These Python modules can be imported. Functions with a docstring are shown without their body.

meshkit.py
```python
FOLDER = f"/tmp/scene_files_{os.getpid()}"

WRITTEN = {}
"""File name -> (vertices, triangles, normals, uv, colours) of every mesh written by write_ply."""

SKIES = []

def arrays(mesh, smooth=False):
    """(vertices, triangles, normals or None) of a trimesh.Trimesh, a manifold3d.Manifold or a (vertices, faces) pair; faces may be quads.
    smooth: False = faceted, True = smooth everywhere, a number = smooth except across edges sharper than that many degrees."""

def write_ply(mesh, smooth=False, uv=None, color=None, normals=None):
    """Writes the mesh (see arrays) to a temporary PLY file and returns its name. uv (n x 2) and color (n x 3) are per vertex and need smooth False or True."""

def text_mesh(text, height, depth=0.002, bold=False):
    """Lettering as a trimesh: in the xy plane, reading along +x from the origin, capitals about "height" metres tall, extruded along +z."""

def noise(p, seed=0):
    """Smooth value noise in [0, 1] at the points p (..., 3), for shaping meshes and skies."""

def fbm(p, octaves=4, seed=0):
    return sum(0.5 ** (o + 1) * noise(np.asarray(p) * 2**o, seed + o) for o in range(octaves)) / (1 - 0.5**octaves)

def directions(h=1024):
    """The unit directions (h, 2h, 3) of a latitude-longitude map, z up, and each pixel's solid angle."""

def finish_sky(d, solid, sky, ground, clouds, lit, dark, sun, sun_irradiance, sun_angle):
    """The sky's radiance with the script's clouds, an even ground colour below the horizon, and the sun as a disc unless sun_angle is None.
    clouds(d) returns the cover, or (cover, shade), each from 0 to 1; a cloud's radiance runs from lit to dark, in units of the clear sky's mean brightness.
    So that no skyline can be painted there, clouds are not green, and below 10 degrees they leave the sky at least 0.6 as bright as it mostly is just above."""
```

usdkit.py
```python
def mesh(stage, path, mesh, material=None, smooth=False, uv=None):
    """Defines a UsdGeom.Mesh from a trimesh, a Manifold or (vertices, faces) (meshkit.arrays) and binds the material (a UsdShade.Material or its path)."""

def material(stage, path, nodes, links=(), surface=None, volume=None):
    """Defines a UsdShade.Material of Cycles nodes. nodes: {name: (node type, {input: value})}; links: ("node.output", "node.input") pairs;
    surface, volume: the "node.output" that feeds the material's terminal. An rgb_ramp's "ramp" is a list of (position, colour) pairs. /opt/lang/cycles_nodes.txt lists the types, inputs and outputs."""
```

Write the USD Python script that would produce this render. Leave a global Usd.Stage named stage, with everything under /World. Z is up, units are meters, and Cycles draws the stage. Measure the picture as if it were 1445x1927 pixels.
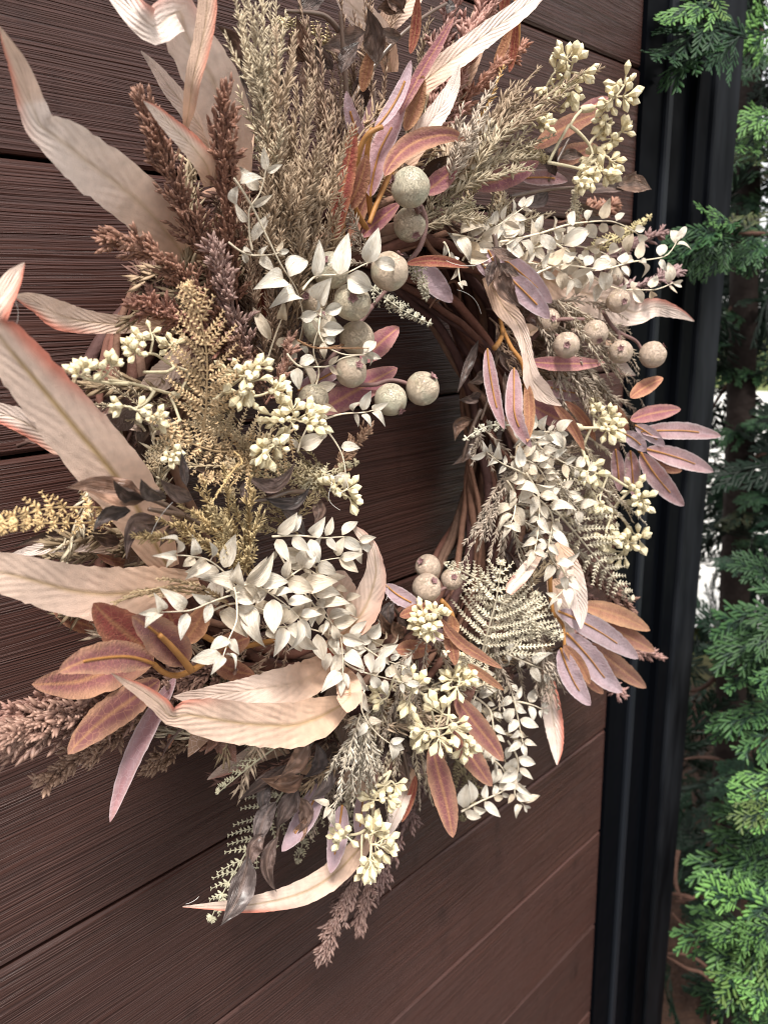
import math, random
import numpy as np
import trimesh, usdkit
from meshkit import noise, fbm
from scipy.interpolate import PchipInterpolator
from pxr import Usd, UsdGeom, UsdLux, UsdShade, Gf, Sdf, Vt

stage = Usd.Stage.CreateInMemory()
UsdGeom.SetStageUpAxis(stage, UsdGeom.Tokens.z); UsdGeom.SetStageMetersPerUnit(stage, 1.0)
UsdGeom.Xform.Define(stage, '/World'); UsdGeom.Scope.Define(stage, '/World/Looks')

# ------------------------------------------------------------------ camera
F, CX, CY = 1400., 722.5, 963.5            # focal length and centre of the photograph, in its pixels
DIST, EYE = .42, 1.55                      # lens to gate, lens above ground
ROT = np.array([[0.71804453, -0.19933774, 0.6668407], [-0.69537218, -0.16487355, 0.69948141], [-0.02948865, -0.96596127, -0.25700046]])
CAM = np.array([0, -DIST, EYE])
cam = UsdGeom.Camera.Define(stage, '/World/camera')
m4 = np.eye(4); m4[0, :3], m4[1, :3], m4[2, :3], m4[3, :3] = ROT[:, 0], -ROT[:, 1], -ROT[:, 2], CAM
cam.AddTransformOp().Set(Gf.Matrix4d(*[float(x) for x in m4.ravel()]))
FOCAL = 24.0
cam.CreateFocalLengthAttr(FOCAL); cam.CreateHorizontalApertureAttr(FOCAL * 1445 / F); cam.CreateVerticalApertureAttr(FOCAL * 1927 / F)
cam.CreateClippingRangeAttr(Gf.Vec2f(.01, 500)); cam.CreateFStopAttr(FOCAL / 2.3); cam.CreateFocusDistanceAttr(.42)
cam.CreateExposureAttr(1.4)

# ------------------------------------------------------------------ sky and sun: a bright overcast
SUN = np.array([-.36, -.50, 1.0]); SUN /= np.linalg.norm(SUN)
dome = UsdLux.DomeLight.Define(stage, '/World/sky'); dome.CreateIntensityAttr(1)
dome.GetPrim().SetCustomDataByKey('kind', 'structure')
sky = usdkit.material(stage, '/World/Looks/sky', {
    's': ('sky_texture', {'sky_type': 'single_scattering', 'sun_disc': False, 'sun_elevation': float(math.asin(SUN[2])), 'sun_rotation': float(math.atan2(SUN[0], SUN[1])), 'aerosol_density': 1.5}),
    'c': ('texture_coordinate', {}), 'n': ('noise_texture', {'scale': 2.2, 'detail': 5}), 'r': ('map_range', {'from_min': .2, 'from_max': .8, 'to_min': .68, 'to_max': .96}),
    'm': ('mix', {'color2': (8.55, 8.3, 8.15)}), 'b': ('background_shader', {'strength': .063})},
    [('c.generated', 'n.vector'), ('n.fac', 'r.value'), ('r.result', 'm.fac'), ('s.color', 'm.color1'), ('m.color', 'b.color')], surface='b.background')
UsdShade.MaterialBindingAPI.Apply(dome.GetPrim()).Bind(sky)
sun = UsdLux.DistantLight.Define(stage, '/World/sun')
sun.CreateIntensityAttr(.62); sun.CreateAngleAttr(14); sun.CreateNormalizeAttr(True) if hasattr(sun, 'CreateNormalizeAttr') else None
sun.CreateColorAttr(Gf.Vec3f(1, .955, .89))
zx = SUN; xx = np.cross([0, 0, 1], zx); xx /= np.linalg.norm(xx); yy = np.cross(zx, xx)
ms = np.eye(4); ms[0, :3], ms[1, :3], ms[2, :3] = xx, yy, zx
sun.AddTransformOp().Set(Gf.Matrix4d(*[float(x) for x in ms.ravel()]))

# ------------------------------------------------------------------ places: a photograph pixel at a height h off the gate (metres)
def rays(x, y):
    return np.stack([(np.asarray(x, float) - CX) / F, (np.asarray(y, float) - CY) / F, np.ones(np.shape(x))], -1) @ ROT.T
def at(x, y, h):
    r = rays(x, y); t = (DIST - np.asarray(h, float)) / r[..., 1]
    return CAM + r * t[..., None]
def deep(x, y, t):
    return CAM + rays(x, y) * t
def depth(p): return (np.asarray(p) - CAM) @ ROT[:, 2]
def px(p): return depth(p) / F             # metres per pixel at p
def unit(a): a = np.asarray(a, float); return a / np.maximum(np.linalg.norm(a, axis=-1, keepdims=True), 1e-12)
def smooth(a, lo, hi): t = np.clip((a - lo) / (hi - lo), 0, 1); return t * t * (3 - 2 * t)
def lerp(a, b, t): t = np.asarray(t)[..., None]; return np.asarray(a) * (1 - t) + np.asarray(b) * t

# ------------------------------------------------------------------ materials
LK = '/World/Looks/'
def mat(name, rough=.6, spec=.3, jitter=.25, trans=0., bump=None, bump_d=.0005, vein=None, extra=None, sheen=0., coat=0.):
    """colour from the mesh's own 'col', varied by object and a little by noise; bump and vein are (nodes, links, output) sets"""
    n = {'a': ('attribute', {'attribute': 'col'}), 'o': ('object_info', {}), 'tc': ('texture_coordinate', {}),
         'jr': ('map_range', {'from_min': 0., 'from_max': 1., 'to_min': 1 - jitter, 'to_max': 1 + jitter * .6}),
         'nz': ('noise_texture', {'scale': 160., 'detail': 4.}), 'nr': ('map_range', {'from_min': .25, 'from_max': .75, 'to_min': .82, 'to_max': 1.12}),
         'mm': ('math', {'math_type': 'multiply'}), 'vm': ('vector_math', {'math_type': 'scale'}),
         'p': ('principled_bsdf', {'roughness': rough, 'specular_ior_level': spec, 'sheen_weight': sheen, 'coat_weight': coat, 'coat_roughness': .25})}
    l = [('o.random', 'jr.value'), ('tc.object', 'nz.vector'), ('nz.fac', 'nr.value'), ('jr.result', 'mm.value1'), ('nr.result', 'mm.value2'), ('a.color', 'vm.vector1'), ('mm.value', 'vm.scale')]
    col = 'vm.vector'
    if vein:
        n.update(vein[0]); l += vein[1]
        n['vx'] = ('mix', {'mix_type': 'mix', 'color2': vein[3]}); l += [(col, 'vx.color1'), (vein[2], 'vx.fac')]; col = 'vx.color'
    l.append((col, 'p.base_color'))
    if bump:
        n.update(bump[0]); l += bump[1]
        n['bp'] = ('bump', {'strength': 1.0, 'distance': bump_d}); l += [(bump[2], 'bp.height'), ('bp.normal', 'p.normal')]
    surf = 'p.BSDF'
    if trans:
        n['t'] = ('translucent_bsdf', {}); n['mx'] = ('mix_closure', {'fac': trans})
        l += [(col, 't.color'), ('p.BSDF', 'mx.closure1'), ('t.BSDF', 'mx.closure2')]; surf = 'mx.closure'
    return usdkit.material(stage, LK + name, n, l, surface=surf)

UVN = {'uv': ('uvmap', {'attribute': 'st'}), 'xy': ('separate_xyz', {})}
UVL = [('uv.UV', 'xy.vector')]
def pleat(k, slant, wob, fine):
    """slanting side-vein pleats along a leaf + a fine weave"""
    n = dict(UVN); n.update({
        'av': ('math', {'math_type': 'subtract', 'value2': .5}), 'ab': ('math', {'math_type': 'absolute'}), 'sl': ('math', {'math_type': 'multiply', 'value2': -slant}),
        'ku': ('math', {'math_type': 'multiply', 'value2': k}), 'sm': ('math', {'math_type': 'add'}),
        'wn': ('noise_texture', {'scale': 55., 'detail': 2.}), 'wm': ('math', {'math_type': 'multiply', 'value2': wob}), 's2': ('math', {'math_type': 'add'}),
        'sn': ('math', {'math_type': 'sine'}), 'sn2': ('math', {'math_type': 'multiply', 'value2': .5}),
        'fn': ('noise_texture', {'scale': 2400., 'detail': 2.}), 'fm': ('math', {'math_type': 'multiply', 'value2': fine}),
        'wr': ('math', {'math_type': 'multiply'}), 'bq': ('map_range', {'from_min': .4, 'from_max': .68, 'to_min': .12, 'to_max': 1.1, 'clamp': True}), 'bn': ('noise_texture', {'scale': 70., 'detail': 3.}), 'sb': ('math', {'math_type': 'add'}), 'sc': ('math', {'math_type': 'add'}),
        'rb': ('map_range', {'from_min': 0., 'from_max': .06, 'to_min': -1.4, 'to_max': 0., 'clamp': True}), 'sd': ('math', {'math_type': 'add'})})
    l = UVL + [('xy.y', 'av.value1'), ('av.value', 'ab.value1'), ('ab.value', 'sl.value1'), ('xy.x', 'ku.value1'), ('ku.value', 'sm.value1'), ('sl.value', 'sm.value2'),
        ('tc.object', 'wn.vector'), ('wn.fac', 'wm.value1'), ('sm.value', 's2.value1'), ('wm.value', 's2.value2'), ('s2.value', 'sn.value1'), ('sn.value', 'wr.value1'), ('bn.fac', 'bq.value'), ('bq.result', 'wr.value2'), ('tc.object', 'bn.vector'),
        ('tc.object', 'fn.vector'), ('fn.fac', 'fm.value1'), ('wr.value', 'sb.value1'), ('fm.value', 'sb.value2'), ('bn.fac', 'sn2.value1'), ('sb.value', 'sc.value1'), ('sn2.value', 'sc.value2'),
        ('ab.value', 'rb.value'), ('sc.value', 'sd.value1'), ('rb.result', 'sd.value2')]
    return n, l, 'sd.value'
def noise_bump(scale, detail=3., stretch=None):
    n = {'b1': ('noise_texture', {'scale': scale, 'detail': detail})}; l = []
    if stretch:
        n.update(UVN); n['mp'] = ('mapping', {'scale': stretch}); l = [('uv.UV', 'mp.vector'), ('mp.vector', 'b1.vector')]
    else: l = [('tc.object', 'b1.vector')]
    return n, l, 'b1.fac'
def net(scale, lo, hi, amt, color):
    n = {'vo': ('voronoi_texture', {'feature': 'distance_to_edge', 'scale': scale}), 'vr': ('map_range', {'from_min': lo, 'from_max': hi, 'to_min': amt, 'to_max': 0., 'clamp': True})}
    return n, [('tc.object', 'vo.vector'), ('vo.distance', 'vr.value')], 'vr.result', color

M = {}
M['silk'] = mat('silk_leaf', .55, .25, .07, .22, pleat(82., 40., 7.5, 1.6), .00019, sheen=.12)
M['oval'] = mat('felt_leaf', .65, .2, .22, .12, noise_bump(700.), .0006, net(230., 0., .05, .3, (.58, .31, .17)), sheen=.15)
M['ovalb'] = mat('felt_leaf_back', .68, .25, .18, .14, noise_bump(500.), .0006, net(260., 0., .03, .22, (.75, .62, .62)), sheen=.25)
M['rib'] = mat('orange_rib', .5, .3, .1, bump=noise_bump(300.), bump_d=.0003)
M['white'] = mat('whitewashed_leaf', .6, .25, .10, .12, noise_bump(1., 5., (3., 20., 1.)), .0014, ({'vu': ('uvmap', {'attribute': 'st'}), 'vm2': ('mapping', {'scale': (3.5, 24., 1.)}), 'vo2': ('object_info', {}), 'va': ('vector_math', {'math_type': 'add'}), 'vn': ('noise_texture', {'scale': 1.2, 'detail': 6., 'roughness': .65}), 'vr': ('map_range', {'from_min': .48, 'from_max': .72, 'to_min': 0., 'to_max': .75, 'clamp': True})},
      [('vu.UV', 'vm2.vector'), ('vm2.vector', 'va.vector1'), ('vo2.location', 'va.vector2'), ('va.vector', 'vn.vector'), ('vn.fac', 'vr.value')], 'vr.result', (.60, .48, .34)))
M['stem'] = mat('pale_stem', .6, .3, .15, bump=noise_bump(600.), bump_d=.0004)
M['dark'] = mat('dark_leaf', .34, .55, .4, .04, noise_bump(1., 5., (5., 16., 1.)), .0022, coat=.25)
M['needle'] = mat('needle', .6, .3, .2)
M['seed'] = mat('seed', .5, .4, .3)
M['bud'] = mat('bud', .5, .35, .08, .0, noise_bump(500.), .0003)
M['fern'] = mat('fern', .6, .25, .14, .1)
M['vine'] = mat('vine_bark', .75, .2, .3, bump=noise_bump(260., 5.), bump_d=.0012)
M['berry'] = mat('berry_skin', .4, .4, .08, bump=({'bv': ('voronoi_texture', {'feature': 'distance_to_edge', 'scale': 130.}), 'bw': ('noise_texture', {'scale': 120., 'detail': 4.}), 'bx': ('mix', {'fac': .12}),
      'br': ('map_range', {'from_min': 0., 'from_max': .08, 'to_min': 0., 'to_max': .45, 'clamp': True}), 'bm': ('math', {'math_type': 'add'})},
      [('tc.object', 'bw.vector'), ('tc.object', 'bx.color1'), ('bw.color', 'bx.color2'), ('bx.color', 'bv.vector'), ('bv.distance', 'br.value'), ('br.result', 'bm.value1'), ('bw.fac', 'bm.value2')], 'bm.value'), bump_d=.0012,
      vein=({'sp': ('noise_texture', {'scale': 1500., 'detail': 2.}), 'sr': ('map_range', {'from_min': .56, 'from_max': .66, 'to_min': 0., 'to_max': .26, 'clamp': True})}, [('tc.object', 'sp.vector'), ('sp.fac', 'sr.value')], 'sr.result', (.25, .17, .10)))
M['cone'] = mat('conifer', .5, .3, .38, .15)
M['bark'] = mat('bark', .8, .2, .2, bump=noise_bump(60., 5.), bump_d=.006)

# wood-grain plank: long wavering ridges, pressed into a dark brown skin
def plank_mat():
    n = {'tc': ('texture_coordinate', {}), 'oi': ('object_info', {}), 'of': ('combine_xyz', {}), 'om': ('math', {'math_type': 'multiply', 'value2': 17.}), 'ad': ('vector_math', {'math_type': 'add'}),
         'w1': ('mapping', {'scale': (2.2, 1., 9.)}), 'wn': ('noise_texture', {'scale': 1.6, 'detail': 3.}), 'ws': ('vector_math', {'math_type': 'scale', 'scale': .012}), 'wa': ('vector_math', {'math_type': 'add'}),
         'm1': ('mapping', {'scale': (4.5, 1., 760.)}), 'n1': ('noise_texture', {'scale': 1., 'detail': 2.5, 'roughness': .55}),
         'm2': ('mapping', {'scale': (14., 1., 1900.)}), 'n2': ('noise_texture', {'scale': 1., 'detail': 2.}),
         'r1': ('map_range', {'from_min': .35, 'from_max': .62, 'to_min': 0., 'to_max': 1., 'clamp': True}), 'h2': ('math', {'math_type': 'multiply', 'value2': .45}), 'h': ('math', {'math_type': 'add'}),
         'm3': ('mapping', {'scale': (5., 1., 12.)}), 'n3': ('noise_texture', {'scale': 3., 'detail': 5., 'roughness': .6}), 'r3': ('map_range', {'from_min': .3, 'from_max': .7, 'to_min': .24, 'to_max': .38}),
         'm4': ('mapping', {'scale': (45., 1., 9.)}), 'n4': ('noise_texture', {'scale': 1., 'detail': 4.}), 'r4': ('map_range', {'from_min': .56, 'from_max': .7, 'to_min': 0., 'to_max': .75, 'clamp': True}), 'k4': ('math', {'math_type': 'multiply'}), 'r5': ('map_range', {'from_min': .45, 'from_max': .6, 'to_min': 0., 'to_max': 1., 'clamp': True}),
         'c1': ('mix', {'color1': (.033, .0140, .0112), 'color2': (.062, .0270, .0214)}), 'c2': ('mix', {'color2': (.019, .0070, .0055)}), 'pr': ('map_range', {'from_min': 0., 'from_max': 1., 'to_min': .84, 'to_max': 1.14}), 'pv': ('vector_math', {'math_type': 'scale'}),
         'bp': ('bump', {'strength': 1., 'distance': .0006}), 'p': ('principled_bsdf', {'specular_ior_level': .42})}
    l = [('oi.random', 'om.value1'), ('om.value', 'of.x'), ('om.value', 'of.z'), ('tc.object', 'ad.vector1'), ('of.vector', 'ad.vector2'), ('ad.vector', 'w1.vector'), ('w1.vector', 'wn.vector'), ('wn.color', 'ws.vector1'), ('ad.vector', 'wa.vector1'), ('ws.vector', 'wa.vector2'),
         ('wa.vector', 'm1.vector'), ('m1.vector', 'n1.vector'), ('wa.vector', 'm2.vector'), ('m2.vector', 'n2.vector'), ('n1.fac', 'r1.value'), ('n2.fac', 'h2.value1'), ('r1.result', 'h.value1'), ('h2.value', 'h.value2'),
         ('ad.vector', 'm3.vector'), ('m3.vector', 'n3.vector'), ('n3.fac', 'r3.value'), ('r3.result', 'p.roughness'),
         ('ad.vector', 'm4.vector'), ('m4.vector', 'n4.vector'), ('n4.fac', 'r4.value'), ('n3.fac', 'r5.value'), ('r4.result', 'k4.value1'), ('r5.result', 'k4.value2'),
         ('r1.result', 'c1.fac'), ('c1.color', 'c2.color1'), ('k4.value', 'c2.fac'), ('oi.random', 'pr.value'), ('c2.color', 'pv.vector1'), ('pr.result', 'pv.scale'), ('pv.vector', 'p.base_color'), ('h.value', 'bp.height'), ('bp.normal', 'p.normal')]
    return usdkit.material(stage, LK + 'plank', n, l, surface='p.BSDF')
M['plank'] = plank_mat()
M['black'] = usdkit.material(stage, LK + 'black_metal', {'tc': ('texture_coordinate', {}), 'n': ('noise_texture', {'scale': 30., 'detail': 4.}), 'r': ('map_range', {'from_min': .3, 'from_max': .7, 'to_min': .35, 'to_max': .5}),
    'mp': ('mapping', {'scale': (60., 60., 3.)}), 'n2': ('noise_texture', {'scale': 1., 'detail': 3.}), 'c': ('mix', {'color1': (.0012, .0015, .0024), 'color2': (.003, .0036, .005)}),
    'p': ('principled_bsdf', {'specular_ior_level': .025})}, [('tc.object', 'n.vector'), ('n.fac', 'r.value'), ('r.result', 'p.roughness'), ('tc.object', 'mp.vector'), ('mp.vector', 'n2.vector'), ('n2.fac', 'c.fac'), ('c.color', 'p.base_color')], surface='p.BSDF')

M['ribmetal'] = usdkit.material(stage, LK + 'rib_metal', {'p': ('principled_bsdf', {'base_color': (.010, .012, .016), 'roughness': .45, 'specular_ior_level': .14})}, [], surface='p.BSDF')

# ------------------------------------------------------------------ prims
used = {}
def path_of(parent, name):
    k = (parent, name); used[k] = used.get(k, -1) + 1
    return f"{parent}/{name}" + (f"_{used[k]:03d}" if used[k] else '')
def data(prim, **kw):
    for k, v in kw.items():
        if v: prim.SetCustomDataByKey(k, v)
def obj(parent, name, vf, material, col=None, uv=None, smooth=True, **kw):
    v, f = vf[0], vf[1]
    p = path_of(parent, name)
    m = usdkit.mesh(stage, p, (v, f), material, smooth=smooth, uv=uv)
    if col is not None:
        c = np.asarray(col, float)
        if c.ndim == 1: c = np.tile(c, (len(v), 1))
        UsdGeom.PrimvarsAPI(m).CreatePrimvar('col', Sdf.ValueTypeNames.Color3fArray, 'vertex').Set(Vt.Vec3fArray.FromNumpy(np.ascontiguousarray(np.clip(c, 0, 1), np.float32)))
    data(m.GetPrim(), **kw)
    return p
def thing(name, label, category, loc=None, **kw):
    p = path_of('/World', name); x = UsdGeom.Xform.Define(stage, p)
    data(x.GetPrim(), label=label, category=category, **kw)
    return p
def cat(*ms):
    vs, fs, o = [], [], 0
    for v, f in ms: vs.append(v); fs.append(np.asarray(f) + o); o += len(v)
    return np.concatenate(vs), np.concatenate(fs)

def curve(pts, n):
    """a smooth path through points (k, d) at n even steps"""
    pts = np.asarray(pts, float)
    if len(pts) == 2: t = np.linspace(0, 1, n)[:, None]; return pts[0] * (1 - t) + pts[1] * t
    s = np.concatenate([[0], np.cumsum(np.linalg.norm(np.diff(pts[:, :2], axis=0), axis=1) + 1e-9)])
    return PchipInterpolator(s, pts)(np.linspace(0, s[-1], n))
def grid_faces(n, m):
    i = np.arange(n - 1)[:, None] * m + np.arange(m - 1)[None]; i = i.ravel()
    return np.concatenate([np.stack([i, i + 1, i + m + 1], 1), np.stack([i, i + m + 1, i + m], 1)])
def frames(P):
    T = unit(np.gradient(P, axis=0)); a = np.array([.31, .17, .93]); a = a - T[0] * a.dot(T[0]); a = unit(a); A = [a]
    for t in T[1:]: a = unit(a - t * a.dot(t)); A.append(a)
    A = np.array(A); return T, A, np.cross(T, A)
def tube(P, r, k=6):
    P = np.asarray(P, float); r = np.broadcast_to(r, len(P)); T, A, B = frames(P); th = np.arange(k) / k * 2 * np.pi
    v = P[:, None] + r[:, None, None] * (A[:, None] * np.cos(th)[None, :, None] + B[:, None] * np.sin(th)[None, :, None])
    i, j = np.meshgrid(np.arange(len(P) - 1), np.arange(k), indexing='ij'); i, j = i.ravel(), j.ravel(); j2 = (j + 1) % k
    a, b, c, d = i * k + j, i * k + j2, (i + 1) * k + j2, (i + 1) * k + j
    f = np.concatenate([np.stack([a, b, c], 1), np.stack([a, c, d], 1)])
    v = v.reshape(-1, 3); n = len(v); v = np.concatenate([v, P[:1], P[-1:]])
    q = np.arange(k); q2 = (q + 1) % k; e = n - k
    f = np.concatenate([f, np.stack([q2, q, np.full(k, n)], 1), np.stack([e + q, e + q2, np.full(k, n + 1)], 1)])
    return v, f
def spindles(base, d, L, r, k=4, prof=((0, .45), (.45, 1.), (1, .0)), flat=1., up=None):
    """many small pointed bodies at once; returns v, f and each vertex's place along its body"""
    base = np.atleast_2d(base); N = len(base); d = unit(np.broadcast_to(d, (N, 3))); L = np.broadcast_to(L, N); r = np.broadcast_to(r, N)
    u = np.array([.3, .2, .93]) if up is None else np.asarray(up, float); u = np.broadcast_to(u, (N, 3))
    a = np.cross(d, u); bad = np.linalg.norm(a, axis=1) < 1e-3; a[bad] = np.cross(d[bad], [1, 0, 0]); a = unit(a); b = np.cross(a, d)
    th = np.arange(k) / k * 2 * np.pi; V = []; S = []
    ring = [(t, w) for t, w in prof if w > 0]; tip = prof[-1][1] == 0
    for t, w in ring:
        V.append(base[:, None] + d[:, None] * (L * t)[:, None, None] + (r * w)[:, None, None] * (a[:, None] * np.cos(th)[None, :, None] + flat * b[:, None] * np.sin(th)[None, :, None])); S.append(np.full((N, k), t))
    if tip: V.append((base + d * L[:, None])[:, None]); S.append(np.ones((N, 1)))
    per = sum(x.shape[1] for x in V); v = np.concatenate(V, 1).reshape(-1, 3); s = np.concatenate(S, 1).ravel()
    f = []; q = np.arange(k); q2 = (q + 1) % k
    for i in range(len(ring) - 1):
        f += [np.stack([i * k + q, i * k + q2, (i + 1) * k + q2], 1), np.stack([i * k + q, (i + 1) * k + q2, (i + 1) * k + q], 1)]
    e = (len(ring) - 1) * k
    if tip: f.append(np.stack([e + q, e + q2, np.full(k, per - 1)], 1))
    f = np.concatenate(f); f = (f[None] + (np.arange(N) * per)[:, None, None]).reshape(-1, 3)
    return v, f, s

def ribbon(pts, h, twist=(0, 0), cup=.3, n=None, m=9, ripple=.0, seed=0, wscale=1.):
    """a leaf drawn by its middle line in the photograph (x, y, width in pixels) and heights h off the gate; returns v, f, uv, u, v across, frames"""
    pts = np.asarray(pts, float); h = np.interp(np.linspace(0, 1, len(pts)), np.linspace(0, 1, len(h)), h)
    c = curve(np.column_stack([pts[:, :2], pts[:, 2] * wscale, h]), n or 40)
    P = at(c[:, 0], c[:, 1], c[:, 3]); T = unit(np.gradient(P, axis=0)); V = unit(CAM - P)
    S = unit(np.cross(T, V)); N = np.cross(S, T); u = np.linspace(0, 1, len(P)); tw = np.interp(u, np.linspace(0, 1, len(twist)), twist)
    S2 = S * np.cos(tw)[:, None] + N * np.sin(tw)[:, None]; N2 = -S * np.sin(tw)[:, None] + N * np.cos(tw)[:, None]
    w = np.maximum(c[:, 2], .6) / 2 * px(P) / np.maximum(np.cos(tw), .45); a = np.linspace(-1, 1, m)
    X = P[:, None] + S2[:, None] * (a[None, :] * w[:, None])[..., None] + N2[:, None] * (cup * w[:, None] * (np.abs(a)[None] ** 1.3 - .4))[..., None]
    if ripple: X[:, [0, -1]] += S2[:, None] * (np.random.RandomState(seed + 7).normal(0, .024, (len(P), 2)) * w[:, None])[..., None]
    if ripple:
        q = np.stack(np.broadcast_arrays(u[:, None] * 7 + seed, a[None] * 1.2, seed * 1.7), -1)
        X = X + N2[:, None] * ((noise(q, seed) - .5) * 2 * ripple * w[:, None] * (.3 + np.abs(a)[None]))[..., None]
    U, A = np.meshgrid(u, a, indexing='ij')
    return X.reshape(-1, 3), grid_faces(len(P), m), np.stack([U.ravel(), A.ravel() * .5 + .5], 1), U.ravel(), A.ravel(), (P, T, S2, N2, w)
def leaf3d(base, tip, nrm, W, curl=.1, cup=.35, n=8, m=5, peak=.42, sharp=1.1, roll=0.):
    base, tip = np.asarray(base, float), np.asarray(tip, float); L = np.linalg.norm(tip - base); T = (tip - base) / L
    N = unit(nrm - T * np.dot(nrm, T)); S = np.cross(T, N); u = np.linspace(0, 1, n); a = np.linspace(-1, 1, m)
    k = peak / (1 - peak); w = (u ** k) * (1 - u); w = (w / w.max()) ** (.75 * sharp); w[0] = .1; w *= W / 2
    P = base + T * (L * u)[:, None] + N * (curl * L * 4 * u * (1 - u))[:, None] * 1. - N * (roll * L * u ** 3)[:, None]
    X = P[:, None] + S[None, None] * (a[None] * w[:, None])[..., None] + N[None, None] * (cup * w[:, None] * (np.abs(a)[None] ** 1.2))[..., None]
    U, A = np.meshgrid(u, a, indexing='ij')
    return X.reshape(-1, 3), grid_faces(n, m), np.stack([U.ravel(), A.ravel() * .5 + .5], 1), U.ravel(), A.ravel()

# ================================================================== the setting: ground
GR = usdkit.material(stage, LK + 'garden_ground', {'tc': ('texture_coordinate', {}), 'n': ('noise_texture', {'scale': 1.1, 'detail': 5.}), 'px': ('geometry', {}), 'ps': ('separate_xyz', {}), 'pa': ('math', {'math_type': 'multiply_add', 'value2': .35, 'value3': -1.25}), 'pb': ('math', {'math_type': 'add'}), 'r': ('map_range', {'from_min': .3, 'from_max': .55, 'clamp': True}),
    'n2': ('noise_texture', {'scale': 60., 'detail': 5.}), 'c1': ('mix', {'color1': (.018, .009, .006), 'color2': (.075, .040, .026)}), 'c2': ('mix', {'color1': (.07, .10, .03), 'color2': (.20, .22, .08)}), 'c': ('mix', {}),
    'b': ('bump', {'distance': .02}), 'p': ('principled_bsdf', {'roughness': .9, 'specular_ior_level': .2})},
    [('tc.object', 'n.vector'), ('tc.object', 'n2.vector'), ('px.position', 'ps.vector'), ('ps.x', 'pa.value1'), ('pa.value', 'pb.value1'), ('n.fac', 'pb.value2'), ('pb.value', 'r.value'), ('n2.fac', 'c1.fac'), ('n2.fac', 'c2.fac'), ('r.result', 'c.fac'), ('c1.color', 'c.color1'), ('c2.color', 'c.color2'), ('c.color', 'p.base_color'), ('n2.fac', 'b.height'), ('b.normal', 'p.normal')], surface='p.BSDF')
g = np.linspace(-1, 1, 90); g = np.sign(g) * np.abs(g) ** 3 * 60
X, Y = np.meshgrid(g, g, indexing='ij'); Z = (fbm(np.stack([X * 2.2, Y * 2.2, X * 0], -1), 3, 5) - .5) * .09
gv = np.stack([X, Y, Z - .02], -1).reshape(-1, 3)
obj('/World', 'ground', (gv, grid_faces(90, 90)), GR, kind='structure')
PV = usdkit.material(stage, LK + 'pale_gravel', {'tc': ('texture_coordinate', {}), 'n': ('voronoi_texture', {'scale': 38.}), 'c': ('mix', {'color1': (.45, .44, .41), 'color2': (.72, .71, .68)}), 'b': ('bump', {'distance': .01}), 'p': ('principled_bsdf', {'roughness': .85})},
    [('tc.object', 'n.vector'), ('n.color', 'c.fac'), ('c.color', 'p.base_color'), ('n.distance', 'b.height'), ('b.normal', 'p.normal')], surface='p.BSDF')

dx_ = np.array([[-7, -9], [1.05, -9], [1.05, -.12], [-7, -.12]])
DV = usdkit.material(stage, LK + 'driveway', {'tc': ('texture_coordinate', {}), 'n': ('noise_texture', {'scale': 70., 'detail': 5.}), 'c': ('mix', {'color1': (.06, .057, .056), 'color2': (.12, .116, .113)}), 'p': ('principled_bsdf', {'roughness': .85})}, [('tc.object', 'n.vector'), ('n.fac', 'c.fac'), ('c.color', 'p.base_color')], surface='p.BSDF')
obj('/World', 'driveway', (np.column_stack([dx_, np.full(4, .04)]), np.array([[0, 1, 2], [0, 2, 3]])), DV, smooth=False, kind='structure')

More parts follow.
